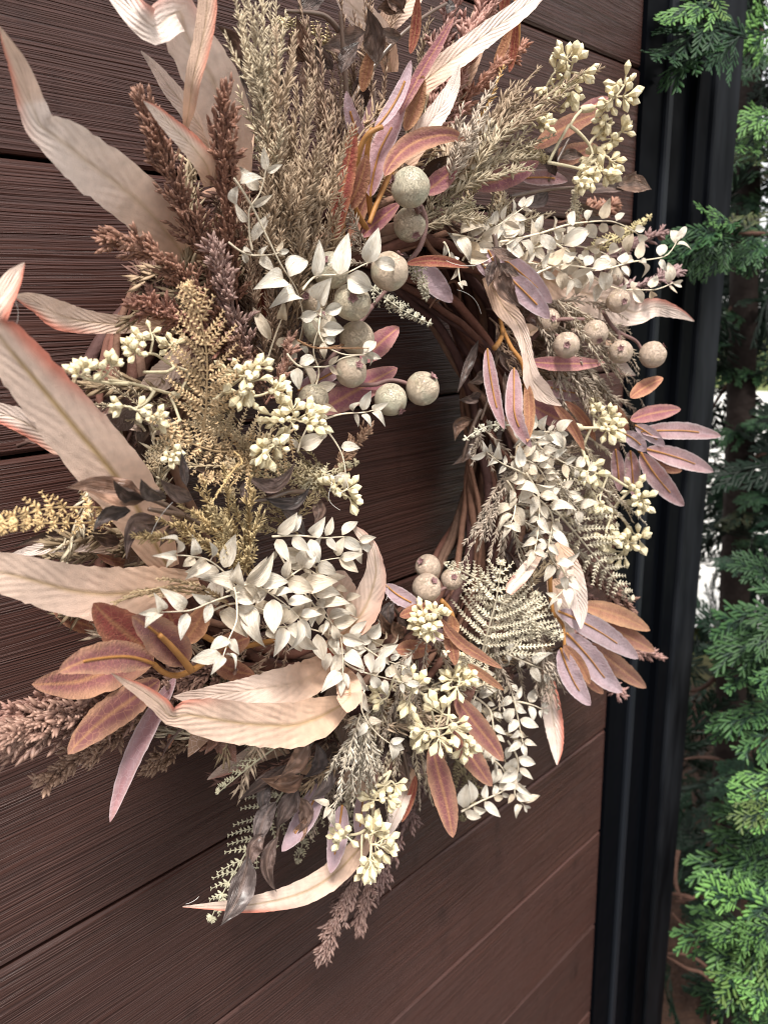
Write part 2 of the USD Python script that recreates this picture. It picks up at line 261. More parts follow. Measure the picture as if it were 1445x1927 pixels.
# ================================================================== the gate
gate = thing('gate', 'dark brown horizontal plank gate behind the dried wreath', 'gate')
PITCH, Z0, XE = .1501, EYE + .2323, .776
def plank(zlo, zhi, x0, x1, th=.022, ch=.0021):
    # front face at y = 0, chamfered long edges, a tongue set back behind the joint
    prof = [(th, zlo), (ch, zlo), (0, zlo + ch), (0, zhi - ch), (ch, zhi), (th, zhi)]
    v = np.array([[x, y, z] for x in (x0, x1) for y, z in prof]); k = len(prof); f = []
    for i in range(k):
        j = (i + 1) % k; f += [[i, j, k + j], [i, k + j, k + i]]
    f += [[0, i + 1, i] for i in range(1, k - 1)] + [[k, k + i, k + i + 1] for i in range(1, k - 1)]
    return v, np.array(f)
i0 = int(math.floor(-(2.1 - Z0) / PITCH))
for i in range(-3, 11):
    hi = Z0 - i * PITCH
    obj(gate, 'plank', plank(hi - PITCH + .0011, hi - .0011, -1.1, XE), M['plank'], smooth=False)
def box(x0, x1, y0, y1, z0, z1):
    b = trimesh.creation.box((x1 - x0, y1 - y0, z1 - z0)); b.apply_translation([(x0 + x1) / 2, (y0 + y1) / 2, (z0 + z1) / 2])
    return b.vertices.copy(), b.faces.copy()
obj(gate, 'backing_board', box(-1.1, XE - .004, .0225, .03, .06, 2.2), M['black'], smooth=False)
obj(gate, 'bottom_rail', box(-1.1, XE, -.004, .03, .06, Z0 - 10 * PITCH - PITCH + .0), M['black'], smooth=False)

# black metal post, extruded from its plan outline (x along the gate, y into it)
def extrude(outline, z0, z1):
    from shapely.geometry import Polygon
    p = trimesh.creation.extrude_polygon(Polygon(outline), z1 - z0, engine='earcut'); p.apply_translation([0, 0, z0]); return p.vertices.copy(), p.faces.copy()
post = thing('gate_post', 'black metal post with raised vertical ribs at the right edge of the brown gate', 'post')
obj(post, 'jamb', extrude([(.7785, -.004), (.8225, -.004), (.8225, .05), (.7785, .05)], 0, 2.25), M['black'], smooth=False)
obj(post, 'rib', extrude([(.8235, -.007), (.8255, -.009), (.8345, -.009), (.8365, -.006), (.8365, .05), (.8235, .05)], 0, 2.25), M['ribmetal'], smooth=False)
obj(post, 'channel', extrude([(.8375, .004), (.8985, .004), (.8985, .05), (.8375, .05)], 0, 2.25), M['black'], smooth=False)
obj(post, 'rib', extrude([(.8995, -.004), (.9015, -.006), (.9075, -.006), (.9095, -.003), (.9095, .05), (.8995, .05)], 0, 2.25), M['black'], smooth=False)
obj(post, 'channel', extrude([(.9105, .003), (.9535, .003), (.9535, .05), (.9105, .05)], 0, 2.25), M['black'], smooth=False)
fp = thing('fence_post', 'dark grey square post standing behind the black gate post, beside the conifers', 'post')
M['grey'] = usdkit.material(stage, LK + 'grey_metal', {'tc': ('texture_coordinate', {}), 'mp': ('mapping', {'scale': (26., 26., 5.)}), 'n2': ('noise_texture', {'scale': 1., 'detail': 5.}), 'r': ('map_range', {'from_min': .35, 'from_max': .7, 'clamp': True}), 'c': ('mix', {'color1': (.003, .0036, .005), 'color2': (.018, .020, .024)}),
    'p': ('principled_bsdf', {'roughness': .4, 'specular_ior_level': .04})}, [('tc.object', 'mp.vector'), ('mp.vector', 'n2.vector'), ('n2.fac', 'r.value'), ('r.result', 'c.fac'), ('c.color', 'p.base_color')], surface='p.BSDF')
obj(fp, 'shaft', extrude([(.955, .0), (.957, -.002), (1.020, -.002), (1.022, .0), (1.022, .07), (.955, .07)], 0, 2.25), M['grey'], smooth=False)
obj(fp, 'cap', extrude([(.952, -.006), (1.026, -.006), (1.026, .075), (.952, .075)], 2.25, 2.262), M['grey'], smooth=False)

# ================================================================== the wreath
W = thing('wreath', 'large dried flower and leaf wreath hanging on the brown plank gate', 'wreath')
RC = np.array([.335, EYE - .10])           # ring centre on the gate
def ring(th, r, h):
    th = np.asarray(th, float); return np.stack(np.broadcast_arrays(RC[0] + r * np.cos(th), -np.asarray(h, float), RC[1] + r * np.sin(th)), -1)
def flat(p): return np.asarray(p) * 1.0

# ---- twisted vines of the base
R = random.Random(3)
VC = [(.17, .075, .055), (.12, .055, .04), (.21, .11, .075), (.10, .05, .045), (.24, .14, .10)]
for i in range(30):
    n = 150; t = np.linspace(0, 2 * math.pi * R.uniform(.75, 1.02), n) + R.uniform(0, 6.28)
    q0, k, rr = R.uniform(0, 6.28), R.choice([1, 1, 2, 2, 3]), R.uniform(.012, .033)
    ph = q0 + k * t + .5 * np.sin(2 * t + i); wob = fbm(np.stack([np.cos(t) * 2 + i, np.sin(t) * 2, t * 0 + i * .7], -1), 3, i) - .5
    P = ring(t, .160 + rr * np.cos(ph) + wob * .02, .043 + rr * np.sin(ph) * .95 + wob * .012)
    P[:, 1] = np.minimum(P[:, 1], -.006)
    obj(W, 'vine', tube(P, R.uniform(.0018, .0042) * (1 + .3 * wob), 7), M['vine'], VC[i % 5])
for i in range(14):                        # short loose ends and tendrils
    t0 = R.uniform(-1.6, 1.2); t = np.linspace(t0, t0 + R.uniform(.3, .7), 24); s = np.linspace(0, 1, 24)
    P = ring(t, .150 - .03 * s ** 2 * R.choice([-.5, 1.]) + .006 * np.sin(5 * s + i), .055 + R.uniform(-.02, .02) + .02 * s)
    obj(W, 'vine', tube(P, R.uniform(.0009, .002) * (1.1 - .6 * s), 6), M['vine'], VC[R.randrange(5)])

# ---- long silk leaves: (x, y, width) along the middle line from foot to tip, then heights, twist, pink side and strength, back shade
CREAM, BLUSH, TAN, PINK = np.array([.87, .755, .70]), np.array([.82, .605, .485]), np.array([.71, .47, .335]), np.array([.72, .21, .14])
RIBC = np.array([.36, .23, .07])
def long_leaf(pts, h, tone=0., side=0, pink=.0, start=.6, twist=(0, 0), cup=.18, label=None, rib=.35, seed=0, ripple=.12, fold=None):
    v, f, uv, u, a, fr = ribbon(pts, h, twist, cup, n=54, m=13, ripple=ripple, seed=seed)
    c = lerp(lerp(TAN, BLUSH, smooth(u, 0, .45)), CREAM, smooth(u, .1, .6) * .75) if tone >= 0 else np.tile(TAN, (len(u), 1))
    c = lerp(c, TAN, np.full(len(u), max(tone, 0)))
    if fold is not None: c = lerp(c, lerp(c, TAN * 1.05, np.full(len(u), .6)), smooth(u, fold, fold + .02))
    q = noise(np.stack([u * 6 + seed, a * 2, u * 0], -1), seed)
    if pink:
        e = smooth(a * side if side else np.abs(a), .35 - .2 * q, 1.05) * smooth(u, start - .25 + .15 * q, start + .15)
        c = lerp(c, PINK, np.clip(e * pink, 0, .85))
    r = np.exp(-(a / .06) ** 2) * smooth(u, .95, .6) * rib
    c = lerp(c, RIBC, r)
    obj(W, 'long_leaf', (v, f), M['silk'], c, uv, label=label)
LL = [
 ([(372,520,50),(335,465,72),(273,391,98),(225,349,101),(170,308,100),(116,265,84),(76,234,60),(58,190,50),(40,135,40),(16,85,22),(-2,48,3)], (.07,.10,.115,.12,.13), dict(side=-1,pink=.8,start=.72,fold=.74,label='broad pale silk leaf with its tan tip bent upward, upper left')),
 ([(430,440,36),(440,370,55),(437,290,76),(425,220,92),(405,160,97),(375,105,94),(348,58,80),(338,22,62),(318,30,60),(292,50,58),(262,30,54),(238,4,48),(200,-40,30),(180,-70,4)], (.07,.09,.11,.12,.105), dict(side=1,pink=.7,start=.68,label='large pale silk leaf folded over at the upper edge of the photograph')),
 ([(330,300,5),(349,240,11),(356,200,23),(363,150,29),(375,100,33),(387,40,36),(392,-15,33),(398,-80,20),(402,-120,3)], (.09,.12,.13,.135), dict(tone=.75,side=1,pink=.7,start=.35,label='upright narrow tan leaf in front of the pale folded leaf')),
 ([(420,310,24),(395,265,30),(370,228,37),(345,195,34),(320,165,31),(295,130,20),(265,95,2)], (.06,.08,.09), dict()),
 ([(398,350,30),(390,315,40),(370,285,41),(345,258,37),(320,235,31),(295,210,21),(270,189,2)], (.10,.12,.13), dict(side=1,pink=.95,start=.3,tone=.1)),
 ([(330,625,26),(285,612,30),(240,610,33),(190,608,38),(145,602,48),(110,592,54),(75,573,40),(48,562,26),(30,557,8)], (.07,.08,.09,.1), dict(tone=.45,side=-1,pink=.95,start=.55,label='blush leaf with orange pink lower edge beside the left white buds')),
 ([(318,1070,40),(290,1020,75),(255,950,100),(205,880,116),(150,815,114),(100,755,106),(50,695,98),(5,640,86),(-20,600,66),(-5,570,50),(12,545,40),(28,518,27),(46,494,2)], (.09,.115,.13,.14,.135), dict(tone=.42,side=1,pink=1.2,start=.55,rib=.85,ripple=.07,label='biggest tan leaf at the left, pink along its upper edge, tip curled up')),
 ([(190,850,30),(120,838,42),(75,812,45),(40,792,44),(0,777,38),(-45,768,24),(-80,765,3)], (.07,.08,.08), dict(side=-1,pink=1.,start=.35,tone=.1)),
 ([(375,1092,30),(320,1105,72),(260,1115,96),(200,1118,101),(140,1112,97),(70,1094,88),(0,1077,76),(-60,1068,58),(-130,1055,4)], (.085,.105,.115,.12), dict(tone=.55,side=1,pink=.0,rib=.6,label='wide tan leaf with soft midrib reaching the left edge of the photograph')),
 ([(255,1030,10),(230,1029,22),(200,1026,34),(165,1021,36),(120,1023,31),(60,1036,20),(18,1044,2)], (.06,.07,.07), dict(tone=.05)),
 ([(652,1322,26),(628,1335,52),(595,1352,76),(540,1366,83),(470,1363,78),(400,1353,74),(352,1346,58),(324,1350,34),(302,1328,32),(268,1302,26),(237,1284,15),(210,1267,2)], (.10,.125,.14,.15), dict(tone=.66,side=1,pink=1.1,start=.62,rib=.6,ripple=.09,label='front blush leaf with a folded pink tip, lower left')),
 ([(636,1262,22),(652,1282,42),(658,1306,48),(642,1328,34)], (.10,.13,.13), dict(tone=.9,rib=.6)),
 ([(625,1240,26),(600,1264,60),(555,1286,72),(490,1297,56),(420,1306,40),(360,1312,25),(326,1311,2)], (.09,.11,.12), dict(tone=.38,rib=.15,label='pale pleated leaf lying above the front blush leaf')),
 ([(618,1218,20),(650,1190,44),(680,1155,58),(698,1115,52),(707,1075,38),(703,1040,25),(682,1008,19),(657,986,2)], (.10,.12,.13,.12), dict(tone=.38,twist=(.1,.2),side=1,pink=.3,start=.1,rib=.5,label='curved upright tan leaf reaching into the wreath opening')),
 ([(642,1200,30),(645,1150,58),(642,1108,56),(640,1074,18)], (.09,.10,.11), dict(tone=.45,rib=.6)),
 ([(700,1545,26),(684,1585,34),(660,1615,42),(625,1648,46),(575,1678,45),(515,1696,35),(450,1705,24),(400,1706,13),(344,1707,2)], (.06,.075,.085,.09), dict(side=-1,pink=1.1,start=.58,tone=.4,rib=.6,label='slender blush leaf sweeping left below everything else')),
 ([(540,1400,36),(490,1416,37),(450,1435,29),(420,1450,21),(390,1468,2)], (.05,.06,.06), dict(tone=.45,side=-1,pink=.6,start=.5)),
 ([(1024,1240,12),(1030,1285,28),(1037,1330,36),(1043,1370,34),(1047,1405,24),(1048,1440,2)], (.08,.10,.11), dict(side=-1,pink=1.1,start=.2,tone=.15,label='pale pink pointed leaf hanging at the lower right over the planks')),
 ([(1050,1020,14),(1062,1045,34),(1075,1085,45),(1086,1125,38),(1092,1155,24),(1093,1184,2)], (.11,.125,.13), dict(tone=0,rib=.1,label='near white pointed leaf hanging before the right lavender leaves')),
 ([(1022,1028,8),(1003,1056,22),(982,1083,26),(965,1103,22),(957,1117,12)], (.11,.13,.13), dict(side=0,pink=.8,start=.65,tone=.2)),
 ([(985,505,36),(1040,530,58),(1100,552,68),(1155,572,66),(1195,588,46),(1232,578,34),(1268,586,23),(1306,604,2)], (.09,.105,.115,.12), dict(side=-1,pink=.9,start=.7,tone=.2,label='broad blush leaf with pink tip pointing right at the black post')),
 ([(915,520,18),(932,552,30),(948,578,38),(972,606,31),(986,640,24),(994,676,21),(1001,712,33),(1018,735,36),(1037,752,19),(1057,763,2)], (.10,.12,.13), dict(tone=.35,label='twisted pale ribbon leaf hanging right of the wreath opening')),
 ([(762,192,24),(800,152,40),(840,120,43),(890,82,42),(940,46,38),(985,12,34),(1020,-20,24),(1050,-45,3)], (.08,.10,.11), dict(tone=0,side=-1,pink=.0,label='long pale leaf pointing to the upper right')),
 ([(762,306,38),(785,265,43),(810,230,40),(835,195,35),(853,160,24),(864,120,2)], (.10,.115,.12), dict(tone=0,rib=.05)),
 ([(852,190,14),(868,150,38),(884,102,45),(900,50,40),(914,-5,26),(925,-45,3)], (.07,.085,.09), dict(tone=.85)),
 ([(735,135,28),(718,72,45),(682,30,48),(645,-10,32),(630,-50,3)], (.06,.07,.08), dict(tone=.2)),
 ([(365,640,26),(335,685,54),(300,712,48),(262,728,3)], (.07,.08,.08), dict(tone=.5)),
 ([(345,810,28),(290,803,30),(245,798,22),(215,800,3)], (.07,.08,.08), dict(tone=.45)),
 ([(776,1440,14),(764,1487,24),(750,1522,28),(735,1556,21),(721,1588,2)], (.07,.08,.08), dict(tone=.1)),
 ([(1040,1090,24),(1052,1130,36),(1064,1175,32),(1074,1222,3)], (.09,.10,.10), dict(tone=.0,rib=.2)),
 ([(470,230,20),(455,300,36),(440,380,34),(425,450,18)], (.06,.07,.08), dict(tone=.7)),
 ([(700,70,24),(730,40,40),(770,0,40),(800,-40,3)], (.05,.07,.07), dict(tone=.6)),
 ([(1150,640,20),(1170,690,22),(1196,706,2)], (.08,.09,.09), dict(tone=.1,side=1,pink=.6,start=.3)),
 ([(560,1440,30),(620,1450,40),(680,1490,30),(705,1530,3)], (.05,.06,.06), dict(tone=.8)),
 ([(965,640,20),(1010,620,46),(1075,600,48),(1130,575,30)], (.05,.06,.06), dict(tone=.7)),
]
for i, (p, h, k) in enumerate(LL): long_leaf(p, h, seed=i + 1, **k)

# ---- felt leaves: front (mauve centre, orange rim, fine net) or back (lavender, thick orange rib)
FC = {'F': ((.25, .095, .095), (.43, .235, .15)), 'R': ((.31, .075, .06), (.45, .19, .11)), 'M': ((.28, .10, .125), (.42, .21, .19)), 'B': ((.52, .37, .41), (.45, .28, .29)), 'D': ((.40, .20, .21), (.45, .255, .235)), 'T': ((.36, .16, .095), (.48, .26, .14)), 'U': ((.29, .115, .08), (.42, .215, .13))}
ORANGE = np.array([.40, .19, .06])
def oval(pts, w, kind='F', h=(.09, .11), twist=(0, 0), cup=.22, rib=None, label=None, seed=0, blunt=.6):
    pts = [(p[0], p[1], 0) for p in pts]; k = 30
    v, f, uv, u, a, fr = ribbon([(x, y, w) for x, y, _ in pts], h, twist, cup, n=k, m=11, ripple=.1, seed=seed)
    P, T, S, N, wm = fr; uu = np.linspace(0, 1, k)
    prof = np.clip(np.sin(np.pi * np.clip(uu, 0, 1) ** .85), 0, 1) ** blunt; prof[0] = .06; prof[-1] = .02
    X = v.reshape(k, 11, 3); X = P[:, None] + (X - P[:, None]) * prof[:, None, None]; v = X.reshape(-1, 3)
    a2 = np.abs(a); q = noise(np.stack([u * 5 + seed, a * 2, u * 0 + seed], -1), seed)
    c1, c2 = FC[kind]; e = smooth(a2 + .35 * (q - .5), .35, 1.05); e = np.maximum(e, smooth(u, .8, 1.05) * .8)
    c = lerp(c1, c2, e)
    back = kind in 'BD'
    if back: c = lerp(c, (.74, .66, .68), smooth(a2, .85, 1.) * .6); c = lerp(c, (.52, .42, .48), q * .4)
    else: c = lerp(c, (.52, .27, .13), np.exp(-(a / .07) ** 2) * .7)
    o = obj(W, 'felt_leaf', (v, f), M['ovalb' if back else 'oval'], c, uv, label=label)
    if rib or (rib is None and back):
        n2 = int(k * .74); r = wm[:n2] * .11 * np.linspace(1.15, .35, n2); r = np.maximum(r, .0006)
        obj(o, 'midrib', tube(P[:n2] + N[:n2] * (.0004 + wm[:n2, None] * -.02 - .0) - N[:n2] * (.22 * wm[:n2, None] * .4 * prof[:n2, None]), r, 6), M['rib'], ORANGE)
OV = [
 ([(290,1250),(232,1236),(172,1242),(110,1266)],62,'F',(.115,.135),dict(rib=1,label='mauve leaf with orange rim and thick rib, lower left')),
 ([(290,1235),(205,1262),(135,1285),(60,1288)],74,'F',(.09,.11),{}),
 ([(290,1235),(242,1196),(205,1165),(176,1135)],76,'R',(.11,.125),dict(label='rust leaf with yellow veins above the lower left mauve leaf')),
 ([(352,1250),(310,1205),(280,1180),(248,1160)],70,'F',(.115,.135),dict(rib=1)),
 ([(300,1280),(240,1322),(190,1358),(128,1420)],64,'F',(.10,.11),{}),
 ([(330,1275),(287,1350),(252,1420),(225,1490),(207,1548)],36,'D',(.09,.10),dict(rib=0,label='long dusky purple leaf hanging down at the lower left')),
 ([(335,1195),(320,1160),(305,1125)],44,'R',(.10,.11),{}),([(345,1210),(368,1180),(388,1135)],44,'T',(.105,.115),{}),
 ([(190,1185),(150,1172),(100,1148)],34,'U',(.06,.07),{}),([(250,1062),(215,1056),(182,1043)],19,'U',(.06,.07),{}),
 ([(632,448),(640,380),(652,320),(661,270),(668,228)],38,'R',(.10,.12),dict(label='red upright leaf in the upper middle beside the needle sprigs')),
 ([(648,398),(672,355),(690,290)],36,'U',(.10,.12),{}),
 ([(697,370),(711,294),(739,235),(762,192)],42,'D',(.10,.11),dict(rib=1)),
 ([(704,242),(735,205),(760,156),(773,112)],26,'B',(.11,.12),dict(rib=1)),
 ([(752,215),(791,138),(826,80),(855,30)],23,'M',(.11,.12),{}),([(772,100),(783,41),(786,-10)],20,'R',(.11,.12),{}),
 ([(762,245),(783,194),(796,140)],32,'T',(.105,.115),{}),
 ([(724,330),(753,287),(798,260),(843,253),(876,264)],40,'F',(.115,.125),dict(label='mauve and tan leaf arching right above the top berry')),
 ([(798,362),(830,338),(860,310)],38,'M',(.10,.11),{}),([(680,445),(715,412),(752,382)],30,'M',(.09,.10),{}),
 ([(682,172),(690,130),(702,84)],24,'T',(.09,.10),{}),([(700,300),(668,240),(652,170)],30,'B',(.08,.09),{}),
 ([(640,420),(668,330),(690,240),(700,180)],34,'D',(.08,.09),{}),
 ([(765,496),(815,490),(882,503)],21,'R',(.115,.12),dict(label='narrow red leaf pointing right into the wreath opening')),
 ([(782,488),(815,528),(851,568)],42,'B',(.09,.095),dict(rib=0)),
 ([(680,680),(715,645),(751,615)],44,'M',(.095,.10),{}),([(600,776),(660,740),(748,692)],54,'M',(.095,.10),dict(label='deep mauve leaf behind the lower left berries')),
 ([(560,735),(605,712),(648,688)],34,'D',(.085,.09),{}),([(498,610),(489,560),(484,510)],34,'R',(.07,.08),{}),
 ([(890,350),(950,334),(1014,303)],40,'M',(.09,.10),{}),([(980,335),(1020,333),(1068,340)],28,'D',(.08,.09),{}),
 ([(1030,305),(1080,288),(1125,274)],36,'U',(.075,.08),{}),([(1005,280),(1070,235),(1136,209)],36,'U',(.085,.09),{}),
 ([(1075,230),(1110,202),(1145,182)],26,'M',(.07,.08),{}),([(958,135),(968,80),(971,30)],16,'R',(.08,.09),{}),
 ([(930,120),(948,85),(962,45)],18,'T',(.075,.085),{}),([(945,30),(952,-20),(955,-60)],22,'R',(.075,.085),{}),
 ([(945,510),(990,552),(1034,599)],42,'B',(.12,.13),dict(label='lavender leaf under a dark curled leaf, right of the opening')),
 ([(935,478),(990,522),(1038,570)],40,'B',(.115,.12),{}),([(895,478),(910,500),(926,525)],24,'B',(.105,.11),{}),([(918,470),(932,500),(940,540)],26,'B',(.11,.115),{}),
 ([(917,655),(929,743),(949,808)],27,'D',(.11,.125),dict(rib=1)),([(967,692),(967,765),(1000,842)],33,'D',(.115,.13),dict(rib=1)),([(991,720),(996,780),(992,832)],22,'T',(.12,.13),{}),
 ([(995,680),(1063,684),(1138,682)],28,'M',(.115,.125),dict(label='magenta mauve leaf under the right hand berries')),
 ([(1015,722),(1075,738),(1122,745)],34,'D',(.10,.105),{}),([(990,755),(1050,788),(1098,808)],38,'M',(.095,.10),{}),
 ([(1042,760),(1075,800),(1099,848)],20,'U',(.115,.12),{}),([(1062,755),(1095,785),(1120,830)],18,'U',(.11,.115),{}),
 ([(1186,748),(1214,728),(1248,711)],29,'U',(.125,.135),{}),([(1186,790),(1231,777),(1281,770)],31,'M',(.125,.135),{}),
 ([(1205,812),(1272,810),(1357,821)],33,'D',(.13,.145),dict(rib=1,label='mauve leaf reaching furthest right across the black post')),
 ([(1215,845),(1272,860),(1342,888)],36,'D',(.13,.14),dict(rib=1)),([(1206,852),(1238,900),(1287,952)],38,'D',(.13,.14),dict(rib=1,label='mauve leaf pointing down right, lowest of the far right spray')),
 ([(1172,815),(1195,828),(1215,850)],28,'B',(.125,.13),{}),([(1195,800),(1220,815),(1250,840)],25,'B',(.13,.135),{}),
 ([(1186,848),(1190,890),(1193,935)],29,'D',(.12,.12),dict(rib=1)),([(1158,845),(1163,885),(1166,925)],25,'D',(.115,.115),{}),([(1225,862),(1255,878),(1283,886)],24,'U',(.12,.125),{}),
 ([(1150,760),(1170,800),(1180,830)],26,'U',(.115,.12),{}),
 ([(1092,1138),(1163,1158),(1223,1187)],37,'T',(.115,.12),dict(label='rust tan leaf, upper one of the lower right spray')),([(1118,1170),(1175,1195),(1232,1226)],36,'U',(.11,.115),{}),
 ([(1050,1150),(1111,1179),(1160,1210),(1201,1240)],44,'B',(.12,.13),dict(rib=1)),([(1066,1192),(1111,1241),(1140,1278),(1171,1303)],46,'B',(.12,.13),dict(rib=1,label='lavender leaf with orange rib, middle of the lower right spray')),
 ([(1110,1212),(1163,1255),(1216,1295)],36,'U',(.11,.115),{}),([(1055,1220),(1078,1280),(1111,1328)],40,'B',(.12,.13),dict(rib=1)),
 ([(1060,1214),(1088,1248),(1110,1288)],23,'T',(.125,.13),{}),([(1090,1245),(1112,1280),(1135,1306)],26,'U',(.11,.115),{}),
 ([(725,1100),(752,1122),(795,1142)],32,'B',(.09,.10),{}),([(752,1160),(785,1148),(815,1138)],24,'U',(.10,.105),{}),
 ([(830,1165),(865,1208),(905,1235),(945,1258)],22,'U',(.115,.12),{}),([(838,1180),(850,1215),(857,1252)],27,'U',(.11,.115),{}),([(880,1250),(915,1275),(948,1299)],17,'T',(.115,.12),{}),
 ([(838,1200),(852,1178),(848,1158)],26,'T',(.11,.11),{}),([(808,1185),(830,1195),(850,1200)],22,'B',(.105,.11),{}),
 ([(856,1310),(894,1362),(926,1402),(947,1433)],41,'F',(.11,.12),{}),([(855,1372),(887,1425),(926,1480)],41,'F',(.11,.12),{}),
 ([(812,1402),(827,1463),(842,1522),(852,1577)],46,'F',(.11,.12),dict(label='mauve leaf with orange rim hanging straight down, bottom centre')),
 ([(605,1472),(571,1544),(530,1603)],42,'B',(.075,.08),{}),([(644,1515),(634,1585),(622,1644)],38,'B',(.085,.09),dict(rib=1)),([(684,1488),(680,1535),(674,1582)],30,'B',(.08,.08),{}),
 ([(782,1460),(772,1505),(756,1548)],16,'R',(.08,.08),{}),([(745,1222),(780,1222),(812,1218)],36,'U',(.09,.09),{}),([(400,1240),(440,1262),(480,1270)],40,'U',(.08,.085),{}),
 ([(470,1200),(430,1215),(395,1238)],44,'U',(.09,.095),{}),([(600,1210),(622,1232),(640,1262)],26,'R',(.09,.1),{}),([(380,1330),(330,1370),(318,1410)],20,'U',(.06,.06),{}),
 ([(600,1500),(575,1545),(545,1580)],18,'U',(.06,.06),{}),([(695,360),(670,420),(655,470)],24,'U',(.08,.08),{}),
]
for i, (p, w, kd, h, k) in enumerate(OV): oval(p, w, kd, h, seed=i + 50, **k)
# their orange stems
def stem(pts, h, r0, r1, color, material=M['rib'], name='stem', n=24):
    c = curve(np.column_stack([np.asarray(pts, float), np.interp(np.linspace(0, 1, len(pts)), np.linspace(0, 1, len(h)), h)]), n)
    return obj(W, name, tube(at(c[:, 0], c[:, 1], c[:, 2]), np.linspace(r0, r1, n), 7), material, color)
for p, h in [([(430,1225),(395,1240),(360,1262),(330,1272),(290,1250)], (.09,.115)), ([(360,1262),(330,1225),(300,1195)], (.115,.125)), ([(520,1205),(470,1215),(430,1225)], (.07,.09)), ([(440,1218),(400,1205),(360,1180)], (.09,.1)),
             ([(690,450),(700,420),(695,380),(690,300),(700,240)], (.08,.11)), ([(690,430),(670,395),(662,370)], (.09,.105)), ([(668,330),(675,290),(690,255),(720,238)], (.1,.115)), ([(640,450),(645,420),(638,395)], (.08,.10)), ([(770,265),(735,325),(708,385),(695,420)], (.1,.1)),
             ([(1205,850),(1195,825),(1150,800),(1100,760)], (.125,.10)), ([(1035,1085),(1040,1150),(1060,1180),(1062,1220)], (.11,.12)), ([(1060,1100),(1075,1125),(1100,1140)], (.11,.12)), ([(990,740),(985,690),(960,650),(940,600)], (.115,.09)), ([(930,655),(945,625),(940,600)], (.11,.09)),
             ([(960,120),(975,60),(970,0)], (.08,.09)), ([(830,1130),(852,1165),(850,1200)], (.1,.11)), ([(720,500),(700,460),(690,430)], (.07,.08))]:
    stem(p, h, .0019, .0013, ORANGE * R.uniform(.8, 1.05))

# ---- berries
BC = [(.58, .50, .375), (.56, .50, .38), (.58, .475, .36), (.60, .48, .37)]
BT = (.58, .45, .355)
RW0 = np.random.RandomState(8)
def berry_mesh(c, r, cd, seed):
    s = trimesh.creation.icosphere(3, 1.0); d = s.vertices; cd = unit(cd)
    k = RW0.uniform(.95, 1.03) + .10 * (fbm(d * 1.6 + seed, 3, seed) - .5) - .02 * np.abs(fbm(d * 4 + seed, 2, seed + 9) - .5); q = d @ cd
    k = k - .09 * np.exp(-((1 - q) / .03)); col = lerp(BC[seed % 4] if seed < 12 else BT, (.38, .29, .19), smooth(fbm(d * 2.5 + seed, 4, seed), .5, .75) * .7)
    col = lerp(col, (.50, .51, .39), smooth(fbm(d * 1.3 - seed, 2, seed + 4), .5, .7) * (.5 if seed < 12 else 0))
    col = lerp(col, (.24, .15, .13), smooth(q, .965, .995) * .8)
    return (c + d * k[:, None] * r, s.faces), col
def calyx_mesh(c, r, cd, seed):
    cd = unit(cd); a = unit(np.cross(cd, [.2, .3, .9])); b = np.cross(cd, a); ms = []
    for i in range(5):
        t = i * 2 * math.pi / 5 + seed; o = a * math.cos(t) + b * math.sin(t)
        v, f, _, _, _ = leaf3d(c + cd * r * .90 + o * r * .02, c + cd * r * (1.08 + .05 * (i % 2)) + o * r * .30, -o + cd, r * .24, .1, .2, 5, 3); ms.append((v, f))
    ms.append(spindles(c + cd * r * .88, cd, r * .2, r * .10, 6, ((0, 1), (.6, .8), (1, 0)))[:2])
    return cat(*ms)
def berry_sprig(stems, berries, seed, label):
    ms = []
    for p, h in stems:
        c = curve(np.column_stack([np.asarray(p, float), np.interp(np.linspace(0, 1, len(p)), np.linspace(0, 1, len(h)), h)]), 22); ms.append(tube(at(c[:, 0], c[:, 1], c[:, 2]), np.linspace(.0017, .0012, 22), 7))
    o = obj(W, 'berry_sprig', cat(*ms), M['stem'], (.20, .115, .105), label=label)
    for i, (x, y, r, h, cx, cy) in enumerate(berries):
        c = at(x, y, h); rm = r * float(px(c)) * .98
        d2 = min(cx * cx + cy * cy, .98); cd = ROT @ np.array([cx, cy, -math.sqrt(1 - d2)]) if cx * cx + cy * cy < 2 else unit(-(CAM - c) + ROT @ np.array([cx, cy, 0]))
        m, col = berry_mesh(c, rm, cd, seed + i); obj(o, 'berry', m, M['berry'], col); obj(o, 'calyx', calyx_mesh(c, rm, cd, seed + i), M['stem'], (.22, .12, .12))
berry_sprig([([(790,388),(801,420),(793,458),(770,492),(740,530),(700,575)], (.12,.115,.10)), ([(790,400),(780,385),(770,370)], (.12,.115)), ([(700,575),(650,640),(600,700)], (.10,.09))],
    [(772,352,37,.125,-.9,-.25), (772,422,32,.11,.3,.8), (733,510,36,.125,.5,-.8), (663,568,36,.125,.08,.06), (622,508,36,.105,-.25,-.2)], 1, 'pale berries in a row along the left side of the opening, upper ones')
berry_sprig([([(560,745),(600,724),(645,722),(700,724),(735,715),(768,722)], (.085,.10,.115)), ([(650,722),(655,710),(660,700)], (.1,.11)), ([(600,722),(592,735),(590,750)], (.095,.1))],
    [(603,617,35,.105,.1,-.5), (672,636,34,.115,.7,.7), (661,699,31,.115,.5,-.25), (590,751,30,.105,-.3,.3), (735,752,32,.12,.62,.72), (795,731,33,.125,.58,-.6), (588,562,30,.095,-.3,.1)], 5, 'pale berries in a row along the left side of the opening, lower ones')
